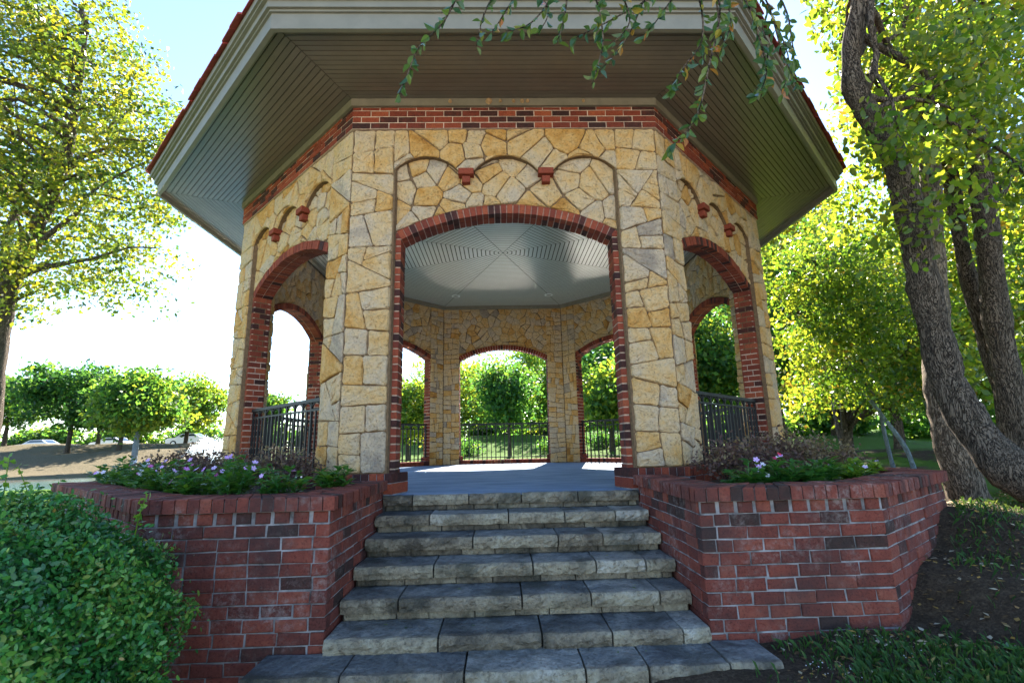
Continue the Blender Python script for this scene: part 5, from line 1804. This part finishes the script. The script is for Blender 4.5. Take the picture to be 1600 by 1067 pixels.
X = rg.uniform(1.4, 6.5, n); Y = rg.uniform(-4.6, 1.5, n)
diag = (X - 2.47) - (Y + 1.57)
ok = ((Y < -1.64) | (diag > .1)) & ~((X < 1.56) & (Y > -2.0)) & ((X + .1) ** 2 + (Y + 5) ** 2 > .6) & (X - Y > 4.0 - 1.2 * (Y < -1.6))
X, Y = X[ok], Y[ok]
n = len(X)
P = np.stack([X, Y, ground_z(X, Y) + rg.uniform(.006, .03, n)], 1)
lq = leaf_quads(P, rg.uniform(.012, .034, n), rg, 1.9, 0, .5, face=np.array([[0, 0, 1.6]]))
lq[:, :, 2] = P[:, None, 2] + (lq[:, :, 2] - P[:, None, 2]) * .35
l_ = link('leaf_litter', quads_mesh('leaf_litter', lq, 4, M['litter'], np.clip(rg.random(n), 0, .86)), None, 'stuff')
tag(l_, 'fallen brown and yellow leaves scattered over the soil at right', 'leaves')
# a few dead leaves blown onto the treads
tx = rg.uniform(-1.1, 1.1, 16); tk = rg.integers(0, 7, 16)
ty = -(Y1 + TD * tk) + rg.uniform(.05, .26, 16) + .02 * (tk == 6)
tz = np.where(tk < 6, -RS * tk, -.795) + .007
lq = leaf_quads(np.stack([tx, ty, tz], 1), rg.uniform(.012, .024, 16), rg, 1.9, 0, .4, face=np.array([[0, 0, 2.5]]), six=True)
lq[:, :, 2] = tz[:, None] + np.abs(lq[:, :, 2] - tz[:, None]) * .3
b_ = link('blown_leaves', quads_mesh('blown_leaves', lq, 6, M['leaf_hang'], rg.uniform(.2, 1, 16)), None, 'stuff')
tag(b_, 'few small fallen leaves lying on the stone steps', 'leaves')
n = 230
c0 = np.array([[1.75, -1.95], [1.9, -2.15], [2.2, -1.9], [2.5, -2.2], [1.65, -2.3]])[rg.integers(0, 5, n)]
X, Y = (c0 + rg.normal(0, .13, (n, 2))).T
ok = (Y < -1.66) & (X > 1.56)
X, Y = X[ok], Y[ok]; n = len(X)
P = np.stack([X, Y, ground_z(X, Y) + .012], 1)
p_ = link('pebbles', quads_mesh('pebbles', leaf_quads(P, rg.uniform(.004, .010, n), rg, 1.3, 0, .4, face=np.array([[0, 0, 1.2]])), 4, M['litter'], np.full(n, .98)), None, 'stuff')
tag(p_, 'tiny white pebbles and petals on the dark soil beside the bottom step', 'pebbles')
for i, (x, y, lb) in enumerate(((2.75, -2.0, 'broad leaved weed seedling beside the corner of the right planter'), (3.6, -2.1, 'green weed in the grass further right of the planter corner'), (3.05, -2.35, 'small weed in the grass below the planter corner'), (4.1, -1.6, 'weed at the right edge of the bare soil'))):
    z = gz(x, y)
    w_ = thing('weed', lb, 'weed', (x, y, z), 'weeds in the bare soil')
    for q in range(6):
        a = q * 1.047 + i
        c = np.array([x, y, z + .01]); dd = np.array([math.cos(a), math.sin(a), .55]); ss = np.array([-math.sin(a), math.cos(a), 0])
        L = .05 + .012 * ((q * 7 + i) % 3)
        V = [tuple(c), tuple(c + dd * L * .5 + ss * L * .25), tuple(c + dd * L + np.array([0, 0, -.012])), tuple(c + dd * L * .5 - ss * L * .25)]
        obj('leaf', V, [(0, 1, 2, 3)], M['leaf_flower'], w_, tints=.6)
